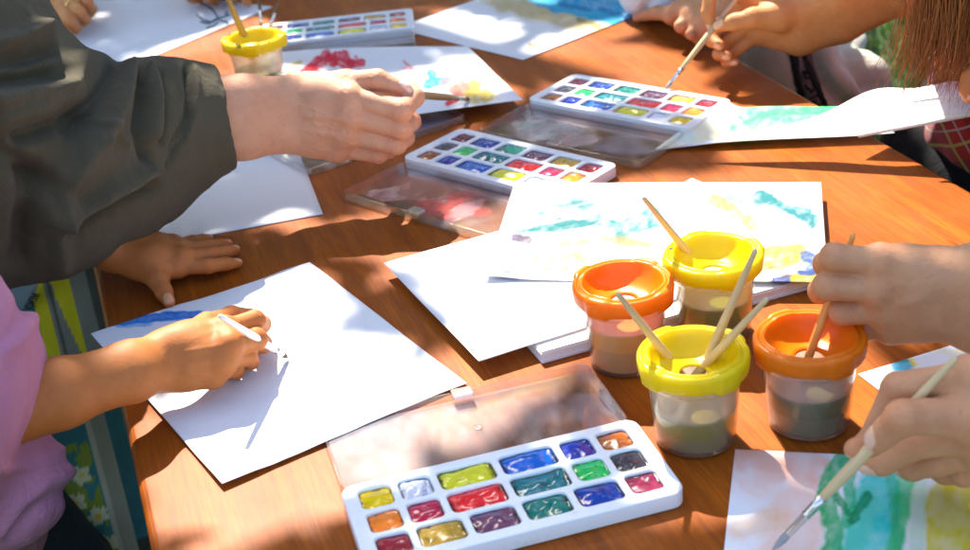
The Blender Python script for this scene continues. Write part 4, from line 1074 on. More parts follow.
# pink shirt, jeans and hair-free torso of the child (seated, mostly outside the picture)
pk = [(at(-80, 510, -.13), at(-125, 380, .14), .10, .088, .05), (at(-125, 380, .14), at(-95, 340, .15), .085, .06, .05), (at(-95, 340, .15), at(-35, 362, .09), .058, .050, .03), (at(-35, 362, .09), at(-48, 405, .085), .050, .044, .02), (at(-50, 485, -.05), at(8, 487, -.03), .07, .045, .04), (at(-60, 530, -.12), at(-30, 520, -.12), .075, .06, .04)]
PKF = [([(75, 470), (45, 480), (20, 500), (0, 530)], 6, 2.2), ([(70, 490), (40, 505), (10, 535)], 5, -1.8), ([(60, 450), (30, 465), (0, 470)], 5, 1.4), ([(30, 320), (15, 340), (0, 350)], 6, 1.8), ([(25, 300), (10, 330), (-10, 350)], 5, -1.4)]
shirt = blob_mesh('shirt', pk, .004, M_PINK, child, (), fold_disp(PKF, .003, 9, 8), 3)
jn = [(at(-55, 520, -.16), at(-20, 560, -.20), .10, .09, .05), (at(-20, 560, -.20), at(40, 600, -.24), .085, .07, .04), (at(40, 600, -.24), at(60, 640, -.50), .06, .05, .04)]
blob_mesh('jeans', jn, .005, M_DENIM, child, (), fold_disp([], .006, 9, 2), 3)
# beige trousers of the person at the far right edge
tz = -.14
tr = [(at(815, -80, -.05), at(792, 25, -.10), .060, .066, .04), (at(792, 25, -.10), at(790, 78, -.11), .095, .080, .05), (at(790, 78, -.11), at(772, 88, -.16), .08, .07, .04), (at(780, 95, -.16), at(800, 150, -.52), .068, .052, .04),
      (at(822, -30, -.10), at(826, 92, -.13), .040, .056, .03), (at(832, 96, -.13), at(830, 112, -.17), .068, .062, .03), (at(830, 112, -.17), at(846, 170, -.55), .060, .048, .03), (at(760, 62, -.12), at(725, 40, -.12), .07, .06, .05)]
TF = [([(812, 52), (822, 80), (840, 100), (862, 112)], 6, -9), ([(845, 30), (852, 60), (870, 85)], 7, -8), ([(800, 50), (800, 80), (806, 105)], 4, -3), ([(870, 40), (880, 70), (886, 100)], 6, 5)]
trousers = blob_mesh('trousers', tr, .006, M_BEIGE, pC, (), fold_disp(TF, .008, 9, 6), 3)
# stripe and band sewn on the trousers: strips that follow the cloth
def cloth_strip(name, pl, half, mat, parent, target, lift=.0015):
    from mathutils.bvhtree import BVHTree
    dg = bpy.context.evaluated_depsgraph_get(); dg.update()
    me = target.data; off = Vector(parent.location)
    bv = BVHTree.FromPolygons([v.co+off for v in me.vertices], [tuple(p.vertices) for p in me.polygons])
    V, F = [], []; pts = []
    for (a, b) in zip(pl[:-1], pl[1:]):
        for k in range(14): t = k/14; pts.append((a[0]+(b[0]-a[0])*t, a[1]+(b[1]-a[1])*t))
    pts.append(pl[-1]); W_ = 4; rows = 0
    for i, (x, y) in enumerate(pts):
        q = pts[min(i+1, len(pts)-1)]; p = pts[max(i-1, 0)]; L = math.hypot(q[0]-p[0], q[1]-p[1])+1e-9
        nx, ny = -(q[1]-p[1])/L, (q[0]-p[0])/L; row = []
        for k in range(W_+1):
            s = (2*k/W_-1)*half; d = Vector(ray(x+nx*s, y+ny*s)).normalized()
            hit = bv.ray_cast(Vector(CAMP), d)
            if hit[0] is None: row = None; break
            row.append(hit[0]+hit[1]*lift*(1 if hit[1].dot(d) < 0 else -1)-off)
        if row is None: continue
        V += row; rows += 1
    for i in range(rows-1):
        for k in range(W_): a = i*(W_+1)+k; F.append((a, a+1, a+W_+2, a+W_+1))
    if not F: return None
    o = mesh_obj(name, V, F, mat, parent); m = o.modifiers.new('thickness', 'SOLIDIFY'); m.thickness = .0012; m.offset = 0; return o
cloth_strip('side_band', [(800, 40), (806, 70), (816, 106)], 9, M_BAND, pC, trousers, .0012)
cloth_strip('side_stripe', [(790, 40), (796, 75), (804, 112)], 3.6, M_BLACK, pC, trousers, .0030)
cloth_strip('side_stripe', [(802, 40), (804, 58), (812, 80), (826, 108)], 2.2, M_BLACK, pC, trousers, .0034)
for pts in ([(803, 72), (814, 75)], [(803, 72), (808, 79)], [(808, 79), (814, 75)], [(806, 84), (811, 92)], [(811, 92), (818, 85)], [(811, 98), (820, 94)], [(813, 100), (819, 106)]):
    cloth_strip('letter_mark', pts, .7, M_BLACK, pC, trousers, .0036)
# red plaid shirt, black skirt
def mat_plaid():
    m = N('red_plaid'); v = m.obj(rot=(.3, .5, .5)); s = m.n('SeparateXYZ'); m.l(v, s.inputs[0])
    def bands(sock, scale, lo, hi, ph=0.):
        f = m.math('FRACT', m.math('ADD', m.math('MULTIPLY', sock, scale), ph)); return m.math('MULTIPLY', m.math('GREATER_THAN', f, lo), m.math('LESS_THAN', f, hi))
    c = (.62, .025, .012)
    dk = m.math('ADD', bands(s.outputs[0], 14, .0, .28), bands(s.outputs[2], 14, .0, .28))
    c = m.mix(m.math('MULTIPLY', dk, .42), c, (.06, .008, .012))
    ye = m.math('MAXIMUM', bands(s.outputs[0], 14, .55, .60), bands(s.outputs[2], 14, .55, .60)); c = m.mix(m.math('MULTIPLY', ye, .75), c, (.75, .48, .10))
    wh = m.math('MAXIMUM', bands(s.outputs[0], 14, .80, .83), bands(s.outputs[2], 14, .80, .83)); c = m.mix(m.math('MULTIPLY', wh, .7), c, (.7, .55, .45))
    n = m.noise(m.obj(), 700, 2)
    return m.done(m.bsdf(c, .9, m.bump(n, .3, .0008), Sheen_Weight=.2, Specular_IOR_Level=.2))
M_PLAID = mat_plaid()
pd = [(at(1015, 120, -.06), at(1015, 40, .02), .085, .095, .05), (at(1015, 40, .02), at(1030, -90, .25), .10, .12, .06), (at(962, 140, -.10), at(938, 172, -.15), .042, .030, .03), (at(954, 5, .02), at(958, 130, -.10), .046, .040, .03), (at(1030, -90, .25), at(1120, -140, .30), .09, .06, .05)]
blob_mesh('plaid_shirt', pd, .006, M_PLAID, pG, (), fold_disp([([(925, 0), (920, 60), (915, 130)], 5, -6), ([(950, 30), (945, 90)], 6, 6)], .008, 9, 12), 3)
sk = [(at(1000, 100, -.14), at(945, 165, -.16), .10, .075, .05), (at(945, 165, -.16), at(975, 200, -.18), .075, .09, .05), (at(1030, 130, -.12), at(985, 200, -.17), .10, .09, .05), (at(950, 180, -.20), at(970, 240, -.55), .07, .055, .05)]
blob_mesh('skirt', sk, .006, M_BLACK, pG, (), fold_disp([], .006, 9, 14), 3)
# long brown hair falling forward over the plaid shirt
def hair_lock(n, roots, tips, mids, rad, seed):
    R = np.random.default_rng(seed); V, F, Cc = [], [], []; m = 5; K = 14; off = Vector(pG.location)
    for s in range(n):
        a = R.random(); b = np.clip(a+R.normal(0, .12), 0, 1)
        P0 = roots[0]*(1-a)+roots[1]*a; P1 = mids[0]*(1-a)+mids[1]*a+R.normal(0, .004, 3); P2 = tips[0]*(1-b)+tips[1]*b+R.normal(0, .011, 3)
        col = np.array([.30, .105, .028])*R.uniform(.75, 1.3)
        base = len(V); L = 1-.38*R.random()**2.2; w = R.normal(0, .9)+3*a; amp = R.uniform(.003, .009)
        for k in range(K):
            t = k/(K-1)*L; q = (1-t)**2*P0+2*t*(1-t)*P1+t*t*P2+np.array([math.cos(w+5*t), math.sin(w+4*t), 0])*amp
            tg = unit(2*(1-t)*(P1-P0)+2*t*(P2-P1)); sx = unit(np.cross(tg, [0, 0, 1.])); sy = np.cross(tg, sx); r = rad*(1-.75*(k/(K-1))**2)
            for j in range(m): an = 2*math.pi*j/m; V.append(q+(sx*math.cos(an)+sy*math.sin(an))*r-np.array(off)); Cc.append(col)
        for k in range(K-1):
            for j in range(m): F.append((base+k*m+j, base+k*m+(j+1) % m, base+(k+1)*m+(j+1) % m, base+(k+1)*m+j))
    o = mesh_obj('hair', V, F, M_HAIR, pG); set_color(o, np.array(Cc)); return o
mh = N('brown_hair'); ah = mh.n('Attribute'); ah.attribute_name = 'Pigment'; mh.done(mh.bsdf(ah.outputs['Color'], .6, Specular_IOR_Level=.15)); M_HAIR = mh.m
HG_ = np.array(HEADS['plaid'])
hair_lock(1500, (HG_+[-.075, -.045, .05], HG_+[.06, -.075, .05]), (Y(897, 76, 1.20), Y(1005, 84, 1.16)), (Y(958, -20, 1.17), Y(1045, -20, 1.13)), .0006, 5)
hair_lock(500, (HG_+[-.05, .0, .09], HG_+[.05, .0, .09]), (HG_+[-.10, .07, -.16], HG_+[.10, .07, -.16]), (HG_+[-.10, .05, .06], HG_+[.10, .05, .06]), .0011, 8)
def scalp(parent, c, face, mat, r=.098):
    c = np.array(c); f = unit(face); prims = [(c-f*.012+[0, 0, .012], c-f*.025+[0, 0, .03], r*.93, r*.9, .02), (c-f*.05+[0, 0, -.02], c-f*.05+[0, 0, -.05], r*.6, r*.5, .02)]
    o = blob_mesh('hair', prims, .004, mat, parent, [(c+f*.085+[0, 0, -.10], c+f*.112+[0, 0, .01], .075, .055)], lambda V, n: .007*(fbm(V[:, 0]*90, V[:, 1]*90+V[:, 2]*25, 3, 3)-.3), 2); return o
M_DHAIR = mat_plain('dark_hair', (.035, .022, .014), .45, .8, 500, .4)
scalp(child, HEADS['pink'], (.8, .25, -.3), M_DHAIR); scalp(pG, HEADS['plaid'], (-.8, -.25, -.3), mat_plain('brown_scalp_hair', (.20, .07, .02), .45, .8, 500, .4), .092)

# sleeves and bodies outside the picture
def sleeve(parent, hand, mat, name='sleeve', torso=None, k=-2):
    a, b, r = hand['arm'][-2]; a2, b2, r2 = hand['arm'][-1]; c0, c1 = (np.array(a)+b)/2, (np.array(a2)+b2)/2
    d = unit(c1-c0); w = np.linalg.norm(np.array(a)-b)/2
    s0 = c0+(c1-c0)*.35
    prims = [(s0-d*.05, c1, r*.001+w+.010, r2*.001+w+.012, .02)]
    if torso is not None:
        sh = np.array(torso, float); hip = np.array([sh[0]+d[0]*.06, sh[1]+d[1]*.06, T-.22])
        prims += [(c1, sh, r2*.001+w+.012, .075, .03), (sh, hip, .12, .13, .06), (sh+np.array([-d[1], d[0], 0])*.14, hip, .11, .13, .06)]
    return blob_mesh(name, prims, .006, mat, parent, [(c0-d*.06, s0+d*.012, r*.001+w+.004, r*.001+w+.004)], lambda V, n: .006*(fbm(V[:, 0]*14+V[:, 2]*9, V[:, 1]*14, 3, 3)-.5), 3, .03, [(s0, -d)])
sleeve(pA, hA, M_GREYC, torso=np.array([.78, .80, T+.30])); sleeve(pB, hB, M_NAVY, torso=np.array([.76, .46, T+.30]))
sleeve(pD, hD, M_WSLV, torso=np.array([.42, 2.85, T+.42])); sleeve(pE, hE, M_NAVY, torso=np.array([-1.02, 2.75, T+.38])); sleeve(pF, hF, M_GREYC, torso=np.array([-.45, 3.1, T+.40]))
sleeve(pC, hC, M_GREYC, torso=np.array([.98, 1.60, T+.42]))
# white cuff seen behind the pinching hand
wc = [(at(640, -6, .03), at(672, -8, .04), .030, .034, .02), (at(660, -30, .06), at(700, -60, .10), .05, .06, .03)]
blob_mesh('cuff', wc, .004, M_WSLV, pD, (), fold_disp([([(645, 10), (655, -10)], 4, -3)], .004, 9, 3), 3)
# ring and painted nail
def torus(R, r, n=32, m=12):
    V = [((R+r*math.cos(b))*math.cos(a), (R+r*math.cos(b))*math.sin(a), r*math.sin(b)) for a in [2*math.pi*i/n for i in range(n)] for b in [2*math.pi*j/m for j in range(m)]]
    F = [(i*m+j, ((i+1) % n)*m+j, ((i+1) % n)*m+(j+1) % m, i*m+(j+1) % m) for i in range(n) for j in range(m)]; return V, F
f = hE['fingers'][1]; V, F = torus(.0112, .0016); rg = mesh_obj('ring', V, F, mat_plain('gold', (.9, .62, .22), .2, Metallic=1.0), None)
rg.location = f[0]*.5+f[1]*.5; rg.rotation_mode = 'QUATERNION'; rg.rotation_quaternion = Vector(f[1]-f[0]).to_track_quat('Z', 'Y')
tag(rg, 'gold ring on the hand leaning on the far sheet', 'ring')

# ------------------------------------------------------------------ brushes and crayon
g0 = Y(402, 94, 1.316); brush('brush', at(470, 99, .016), Y(362, 90, 1.322), 'thin brush gripped in the woman\'s fist touching the small painting', rmax=.0043, handle=M_HANDLE4, bristle=M_BRIST3, blen=.018, flen=.030)
brush('brush', tipB, endB, 'brush with pale wooden handle painting the green stripes', rmax=.0040, blen=.016, flen=.034, bristle=M_BRISTLE2)
brush('brush', tipC, endC, 'brush dipped into the crimson well of the right paint set', rmax=.0036, blen=.012, flen=.022, bristle=M_BRISTLE2)
def in_cup(c, mouth, top, label, L=.17, mouth_z=.056, y_top=None, **k):
    """brush leaning in a cup: passes the funnel at pixel `mouth`, seen end at pixel `top`"""
    a = at(*mouth, mouth_z); yb = y_top if y_top is not None else a[1]
    b = aty(*top, yb); d = unit(b-a); Lv = np.linalg.norm(b-a)
    tip = a-d*((mouth_z-.007)/max(.2, d[2]))
    return brush('brush', tip, b, label, **k)
in_cup('by', (692, 258), (643, 197), 'brush leaning left in the back yellow lidded cup', y_top=.985)
in_cup('ny', (670, 360), (617, 293), 'left leaning brush in the near yellow lidded cup', y_top=.835)
in_cup('ny', (708, 358), (756, 249), 'longest brush in the near yellow cup, leaning right', y_top=.845)
in_cup('ny', (706, 364), (768, 298), 'short brush lowest in the near yellow cup, leaning right', y_top=.83)
in_cup('ro', (812, 348), (854, 233), 'brush held upright in a fist over the right orange cup', y_top=.872, handle=M_HANDLE3)
in_cup('fy', (246, 40), (226, -6), 'thick wooden brush in the far yellow cup', y_top=1.72, mouth_z=.060, rmax=.0050, handle=M_HANDLE2)
def upturned(foot, top, label, handle):
    a = at(*foot, .050); b = aty(*top, a[1]+.004); d = unit(b-a); e = a-d*.05
    return brush('brush', b, e, label, rmax=.0030, handle=handle, blen=.015, flen=.02)
upturned((262, 36), (259, -2), 'dark upright brush in the middle of the far yellow cup', M_HANDLE2)
upturned((266, 38), (279, 2), 'paint specked brush leaning right in the far yellow cup', M_HANDLE2)
a = at(219, 315.5, .084); b = at(241, 329, .060); d = unit(b-a)
brush('brush', a+d*(.080/-d[2]), a, 'white ended brush poking out of the drawing child\'s fist', rmax=.0034, handle=M_WHANDLE, blen=.010, flen=.012)
# ------------------------------------------------------------------ gift bags left of the table
def mat_pigment(name, rough=.5):
    m = N(name); a = m.n('Attribute'); a.attribute_name = 'Pigment'; v = m.obj()
    return m.done(m.bsdf(a.outputs['Color'], rough, m.bump(m.noise(v, 120, 3), .15, .001), Specular_IOR_Level=.4))
M_BAG = mat_pigment('printed_bag', .42)
def gift_bag(loc, rz, w, d, h, label, fn):
    root = empty('gift_bag', loc, rz); tag(root, label, 'gift bag', 'gift bags beside the table')
    def panel(name, A, B, C, D, seed, bow):
        A, B, C, D = [np.array(q, float) for q in (A, B, C, D)]; n = 110
        u, v = np.meshgrid(np.linspace(0, 1, n+1), np.linspace(0, 1, n+1)); u, v = u.ravel(), v.ravel()
        P = A*((1-u)*(1-v))[:, None]+B*(u*(1-v))[:, None]+C*(u*v)[:, None]+D*((1-u)*v)[:, None]
        nr = unit(np.cross(B-A, D-A)); P = P+nr*(bow(u, v)+.004*(fbm(u*4, v*4, seed, 3)-.5))[:, None]
        i, j = np.meshgrid(np.arange(n), np.arange(n)); a = (j*(n+1)+i).ravel(); Q = np.stack([a, a+1, a+n+2, a+n+1], 1)
        o = quads_obj(name, P, Q, M_BAG, root); set_color(o, fn(name, u, v)); m = o.modifiers.new('t', 'SOLIDIFY'); m.thickness = .0008; return o
    x, y = w/2, d/2; gus = lambda u, v: -.35*d*(1-abs(2*u-1))*v
    t = .55
    panel('front_panel', (-x, -y, 0), (x, -y, 0), (x, -y*t, h), (-x, -y*t, h), 3, lambda u, v: 0*u)
    panel('back_panel', (x, y, 0), (-x, y, 0), (-x, y*t, h), (x, y*t, h), 5, lambda u, v: 0*u)
    panel('side_gusset', (x, -y, 0), (x, y, 0), (x, y*t, h), (x, -y*t, h), 7, gus)
    panel('side_gusset', (-x, y, 0), (-x, -y, 0), (-x, -y*t, h), (-x, y*t, h), 9, gus)
    V, F = box(-x, x, -y, y, 0, .002); b = mesh_obj('bottom', V, F, M_BAG, root, False); set_color(b, np.tile([[.2, .19, .16]], (8, 1)))
    return root
TAUPE = np.array([.27, .255, .21])
def print_scene(name, u, v):
    n = fbm(u*6, v*6, 4, 4); n2 = fbm(u*20, v*20, 8, 3); w = .19
    if 'gusset' in name: return TAUPE[None]*(.7+.5*n)[:, None]
    x = (1-u)*w-.024 if 'front' in name else u*w
    C = np.array([.05, .26, .30])*(1.15-v)[:, None]+np.array([.02, .12, .16])*v[:, None]; C = C*(.55+.9*n)[:, None]
    C[x < .040] = TAUPE*.95; m = (x > .036) & (x < .041); C[m] = TAUPE*1.5
    m = (x > .006) & (x < .021); C[m] = (np.array([.015, .10, .13])*(.5+1.1*n[m])[:, None]); m &= (v < .55) & (n2 > .40); C[m] = [.02, .02, .025]
    for cx, cy, r in ((.075, .42, .016), (.055, .34, .013), (.09, .30, .012), (.06, .50, .010), (.10, .46, .013), (.085, .22, .014), (.055, .20, .012), (.050, .66, .011), (.068, .72, .012), (.056, .80, .010), (.078, .84, .012), (.048, .56, .011), (.070, .60, .010)):
        a = np.arctan2((v-cy)*.335, x-cx); d = np.hypot(x-cx, (v-cy)*.335); m = d < r*(.62+.38*np.abs(np.cos(2.5*a))); C[m] = [.62, .60, .40]; m = d < r*.25; C[m] = [.7, .5, .03]
    m = (v < .9) & (n2 > .56) & (x > .043) & (C[:, 0] < .3); C[m] = [.20, .26, .03]
    return C*(.88+.24*n2)[:, None]
def plain_taupe(name, u, v):
    n = fbm(u*5, v*9, 6, 4); n2 = fbm(u*20, v*20, 8, 3); w = .20; x = (1-u)*w-.020 if 'front' in name else u*w
    C = np.tile(TAUPE, (len(u), 1))*(.8+.4*n)[:, None]
    if 'gusset' in name: return C*.8
    m = x > .062; C[m] = np.array([.07, .24, .27])*(.55+.9*n[m])[:, None]
    m = (x > .028) & (x < .028+.020*sstep(.55, 1, v)); C[m] = [.80, .66, .02]
    m = (x > .056) & (x < .070) & (v > .72) & (n2 > .3); C[m] = [.80, .66, .02]
    m = (x > .048) & (x < .052); C[m] *= .45
    m = (x < .010); C[m] *= .35
    return C*(.9+.2*n2)[:, None]
bq = empty('bench', (0, 0, 0)); tag(bq, 'low dark wooden bench left of the table carrying the gift bags', 'bench')
def obox(name, c, ax, lx, ly, lz, mat, parent, bv=.003):
    V, F = box(-lx/2, lx/2, -ly/2, ly/2, -lz/2, lz/2); o = mesh_obj(name, V, F, mat, parent, False); bevel(o, bv); o.location = c; o.rotation_euler = (0, 0, ax); return o
ang_t = math.atan2(AX[1], AX[0])-math.pi/2
LP = lambda along, across, z: (AX*along+PX*(w_left+across)+np.array([0, 0, z]))
obox('seat_board', LP(1.15, -.18, .285), ang_t, .34, 1.3, .03, M_EDGE, bq)
for al in (.50, 1.60):
    for ac in (-.32, -.12): obox('leg', LP(al, ac, .135), ang_t, .04, .05, .2695, M_EDGE, bq)
gift_bag(LP(1.20, -.070, .3003), ang_t+.05, .19, .09, .335, 'grey gift bag printed with flowers, teal sky and yellow patches beside the child', print_scene)
gift_bag(LP(1.46, -.080, .3003), ang_t-.04, .20, .10, .37, 'plain taupe gift bag with a yellow strip, nearest to the table edge', plain_taupe)
# pale label with printed words on the bags
lb = empty('paper_label', at(26, 292, -.02), 0)
tag(lb, 'pale blue label with black printed words hanging by the pink shirt', 'label')
A, B, C, D = at(10, 276, -.02), at(42, 272, -.02), at(30, 312, -.10), at(13, 324, -.12)
o = mesh_obj('card', [A, B, C, D], [(3, 2, 1, 0)], mat_plain('label_card', (.40, .46, .62), .6), lb, False); o.data.transform(Matrix.Translation(-lb.location))
m = o.modifiers.new('t', 'SOLIDIFY'); m.thickness = .0008
M_INK = mat_plain('black_ink', (.01, .01, .012), .6)
def text_on(parent, txt, size, origin, xdir, ydir, mat, name='lettering'):
    cu = bpy.data.curves.new(name, 'FONT'); cu.body = txt; cu.size = size; cu.extrude = .0002
    tmp = bpy.data.objects.new(name, cu); COL.objects.link(tmp); dg = bpy.context.evaluated_depsgraph_get(); dg.update()
    me = bpy.data.meshes.new_from_object(tmp.evaluated_get(dg), depsgraph=dg); bpy.data.objects.remove(tmp)
    x = unit(xdir); z = unit(np.cross(x, ydir)); y = np.cross(z, x)
    M4 = Matrix(((x[0], y[0], z[0], origin[0]), (x[1], y[1], z[1], origin[1]), (x[2], y[2], z[2], origin[2]), (0, 0, 0, 1)))
    me.transform(Matrix.Translation(-parent.location) @ M4); me.materials.clear(); me.materials.append(mat); me.name = name
    return link(bpy.data.objects.new(name, me), parent)
nrmL = unit(np.cross(B-A, D-A)); nrmL = nrmL*(1 if nrmL@(CAMP-A) > 0 else -1)
xd = B-D; yd = np.cross(nrmL, xd)
up = unit(yd); xu = unit(xd)
O0 = D+(B-D)*.10+nrmL*.0018
text_on(lb, 'ка Туризм', .0165, O0-up*.010, xu, up, M_INK)
text_on(lb, 'на 12 мес', .009, O0+up*.012+xu*.008, xu, up, M_INK)

# ------------------------------------------------------------------ light
SUN_AZ = np.array([.22, -1.0]); SUN_AZ = SUN_AZ/np.linalg.norm(SUN_AZ); SUN_EL = math.radians(50)
SD = np.array([SUN_AZ[0]*math.cos(SUN_EL), SUN_AZ[1]*math.cos(SUN_EL), -math.sin(SUN_EL)])   # the way the light travels
sun = bpy.data.lights.new('sun', 'SUN'); sun.energy = 4.1; sun.angle = math.radians(.55); sun.color = (1., .93, .82)
so = bpy.data.objects.new('sun', sun); COL.objects.link(so); so.rotation_mode = 'QUATERNION'; so.rotation_quaternion = Vector(SD).to_track_quat('-Z', 'Y'); so.location = (0, 4, 6)
w = bpy.data.worlds.new('World'); SC.world = w; w.use_nodes = True; nt = w.node_tree; nt.nodes.clear()
sky = nt.nodes.new('ShaderNodeTexSky'); sky.sky_type = 'NISHITA'; sky.sun_disc = False; sky.sun_elevation = SUN_EL
sky.sun_rotation = math.atan2(-SD[0], -SD[1]); sky.air_density = 1.0; sky.dust_density = 2.5; sky.ozone_density = 1.0
bg = nt.nodes.new('ShaderNodeBackground'); bg.inputs['Strength'].default_value = .14; wo = nt.nodes.new('ShaderNodeOutputWorld')
nt.links.new(sky.outputs[0], bg.inputs[0]); nt.links.new(bg.outputs[0], wo.inputs[0])

# ------------------------------------------------------------------ the tree whose crown dapples the table
LIT = [ [(312, 428), (420, 396), (500, 376), (530, 412), (430, 452), (340, 482)],  # patches of sunlight on the table, in photo pixels of the table plane
 [(130, 385), (150, 395), (225, 492), (330, 462), (352, 505), (250, 520), (160, 552), (140, 470)],
 [(205, 430), (330, 345), (380, 350), (470, 390), (400, 425), (340, 440), (322, 470), (225, 490)],
 [(232, 300), (300, 272), (330, 290), (345, 318), (290, 330), (250, 322)],
 [(395, 262), (500, 190), (640, 180), (830, 178), (835, 250), (830, 300), (740, 320), (600, 350), (480, 380), (430, 330)],
 [(600, 300), (860, 300), (870, 350), (800, 400), (750, 440), (650, 430), (560, 400), (480, 378)],
 [(770, 186), (1000, 188), (1050, 280), (840, 290), (815, 215)],
 [(555, 52), (640, 40), (700, 70), (680, 100), (590, 112), (540, 88)],
 [(130, 66), (180, 44), (245, 20), (285, 25), (270, 60), (220, 76), (150, 82)],

 [(520, 50), (580, 34), (640, 14), (655, 24), (600, 46), (530, 66)],
 [(400, 100), (470, 62), (525, 98), (470, 112)],
 [(660, 92), (720, 96), (735, 112), (690, 118)], [(690, 480), (720, 460), (725, 440), (742, 430), (752, 446), (735, 480)],
 [(330, 475), (420, 452), (460, 470), (380, 500)], [(440, 8), (520, 30), (470, 50), (420, 30)],
 [(830, 200), (1000, 220), (1100, 330), (960, 330)], [(560, 60), (600, 50), (690, 78), (640, 100)],
 [(730, 190), (960, 185), (900, 205), (760, 200)], [(680, 120), (740, 104), (790, 108), (720, 128)],
]
LIT_Z = [  # (polygon, height): things in the sun above the table
 ([(300, 72), (345, 66), (420, 84), (415, 104), (360, 100), (305, 92)], .125), ([(235, 74), (290, 70), (290, 84), (240, 88)], .12),
 ([(690, -30), (800, -50), (960, -70), (930, 30), (830, 65), (740, 76), (695, 45)], .13), ([(150, 350), (210, 306), (250, 300), (270, 335), (250, 372), (190, 385)], .05),
 ([(860, 240), (980, 240), (980, 275), (880, 265)], .14), ([(560, 250), (770, 220), (880, 300), (870, 350), (640, 380)], .068),
 ([(205, 20), (300, 20), (295, 60), (215, 70)], .068), ([(850, 98), (990, 85), (990, 108), (865, 112)], .06), ([(735, 45), (880, 20), (895, 130), (800, 130)], -.10), ([(890, -20), (1000, -20), (960, 90), (900, 80)], .0), ([(868, 0), (910, 0), (905, 100), (880, 90)], -.7),
]
SHADE = [[(143, 170), (258, 156), (318, 213), (250, 226), (145, 244)], [(75, 35), (120, 62), (180, 38), (250, 8), (240, -30), (80, -30)], [(95, 335), (300, 268), (240, 300), (200, 340), (190, 420), (150, 400)],
         [(405, 158), (462, 127), (610, 165), (590, 190), (510, 184)], [(350, 197), (405, 165), (505, 190), (490, 232)], [(520, 386), (600, 364), (640, 425), (540, 440)], [(165, 528), (250, 520), (345, 512), (345, 560), (160, 560)], [(650, 140), (760, 140), (900, 160), (930, 182), (700, 178)],
         [(390, 280), (420, 275), (478, 345), (470, 375)], [(170, 248), (320, 218), (330, 182), (400, 168), (348, 200), (490, 242), (385, 266), (474, 352), (440, 372), (330, 268), (240, 268)]]
def lit_at(tx, ty):
    """is this table point in the sun? vectorised"""
    res = np.zeros(len(tx), bool)
    P = np.stack([tx, ty, np.full(len(tx), T)], -1)
    d = P-CAMP; zz = d@FW; px = 485+CF*(d@RT)/zz; py = 275-CF*(d@UPV)/zz
    ok = zz > .2
    j = (fbm(px*.05, py*.05, 31, 3)-.5)*16; j2 = (fbm(px*.05, py*.05, 47, 3)-.5)*12
    for poly in LIT: res |= ok & inpoly(px+j, py+j2, poly)
    for poly in SHADE: res &= ~(ok & inpoly(px+j*.4, py+j2*.4, poly))
    for poly, h in LIT_Z:
        Q = P - SD*(h/(-SD[2]))*1.0     # where the ray to this table point passes height h
        d = Q-CAMP; z2 = d@FW; qx = 485+CF*(d@RT)/z2; qy = 275-CF*(d@UPV)/z2
        res |= (z2 > .2) & inpoly(qx+j*.5, qy+j2*.5, poly)
    for poly in ([(722, 452), (1000, 452), (1010, 600), (700, 600)], SHADE[0]): res &= ~(ok & inpoly(px, py, poly))
    return res
nl = 30000
r2 = np.random.default_rng(21)
tx = r2.uniform(-1.7, 2.2, nl*2); ty = r2.uniform(-.2, 4.4, nl*2); hh = r2.uniform(1.5, 2.6, nl*2)
inner = (tx > -1.0) & (tx < 1.0) & (ty > .3) & (ty < 2.8)
la = r2.uniform(0, 2*np.pi, nl*2); lL = r2.uniform(.032, .056, nl*2)
lit = lit_at(tx, ty)
for q in (0, .5, 1, 1.5): lit |= lit_at(tx+np.cos(la+q*np.pi)*lL*(.75 if q in (0, 1) else .3), ty+np.sin(la+q*np.pi)*lL*(.75 if q in (0, 1) else .3))
outer_gap = (fbm(tx*2.1, ty*2.1, 77, 3) > .50) & ~inner
keep = ~lit & ~outer_gap & (inner | (r2.random(nl*2) < .55))
tx, ty, hh, la, lL = tx[keep], ty[keep], hh[keep], la[keep], lL[keep]
LPOS = np.stack([tx, ty, np.full(len(tx), T)], -1) - SD*(hh/(-SD[2]))[:, None]
nL = len(LPOS); print('leaves', nL)
tree = empty('tree', (-1.6, 5.6, 0)); tag(tree, 'broad leafy tree whose crown hangs over the table and dapples it', 'tree')
# leaf: a folded blade of six points turned mostly to the sky
a = la; tilt = r2.uniform(-.6, .6, nL); Ls = lL; Ws = Ls*.32
ux = np.stack([np.cos(a)*np.cos(tilt), np.sin(a)*np.cos(tilt), np.sin(tilt)], -1)
sx = np.stack([-np.sin(a), np.cos(a), r2.uniform(-.4, .4, nL)], -1); sx /= np.linalg.norm(sx, axis=1)[:, None]
up_ = np.cross(ux, sx)
pts = [(-.5, 0, 0), (-.1, -1, .25), (.25, -.8, .2), (.5, 0, 0), (.25, .8, .2), (-.1, 1, .25)]
V = np.stack([LPOS+ux*(p[0]*Ls*2)[:, None]+sx*(p[1]*Ws)[:, None]+up_*(p[2]*Ws)[:, None] for p in pts], 1)
b = np.arange(nL)[:, None]*6
Q = np.concatenate([b+np.array([[0, 1, 2, 3]]), b+np.array([[0, 3, 4, 5]])])
cr = quads_obj('crown', V.reshape(-1, 3)-np.array(tree.location), Q, M_GRASS, tree)
cc = r2.uniform(.6, 1.25, nL)[:, None]*np.array([[.055, .11, .022]]); set_color(cr, np.repeat(cc, 6, 0))
M_BARK = mat_plain('bark', (.09, .065, .045), .9, .8, 60, .3)
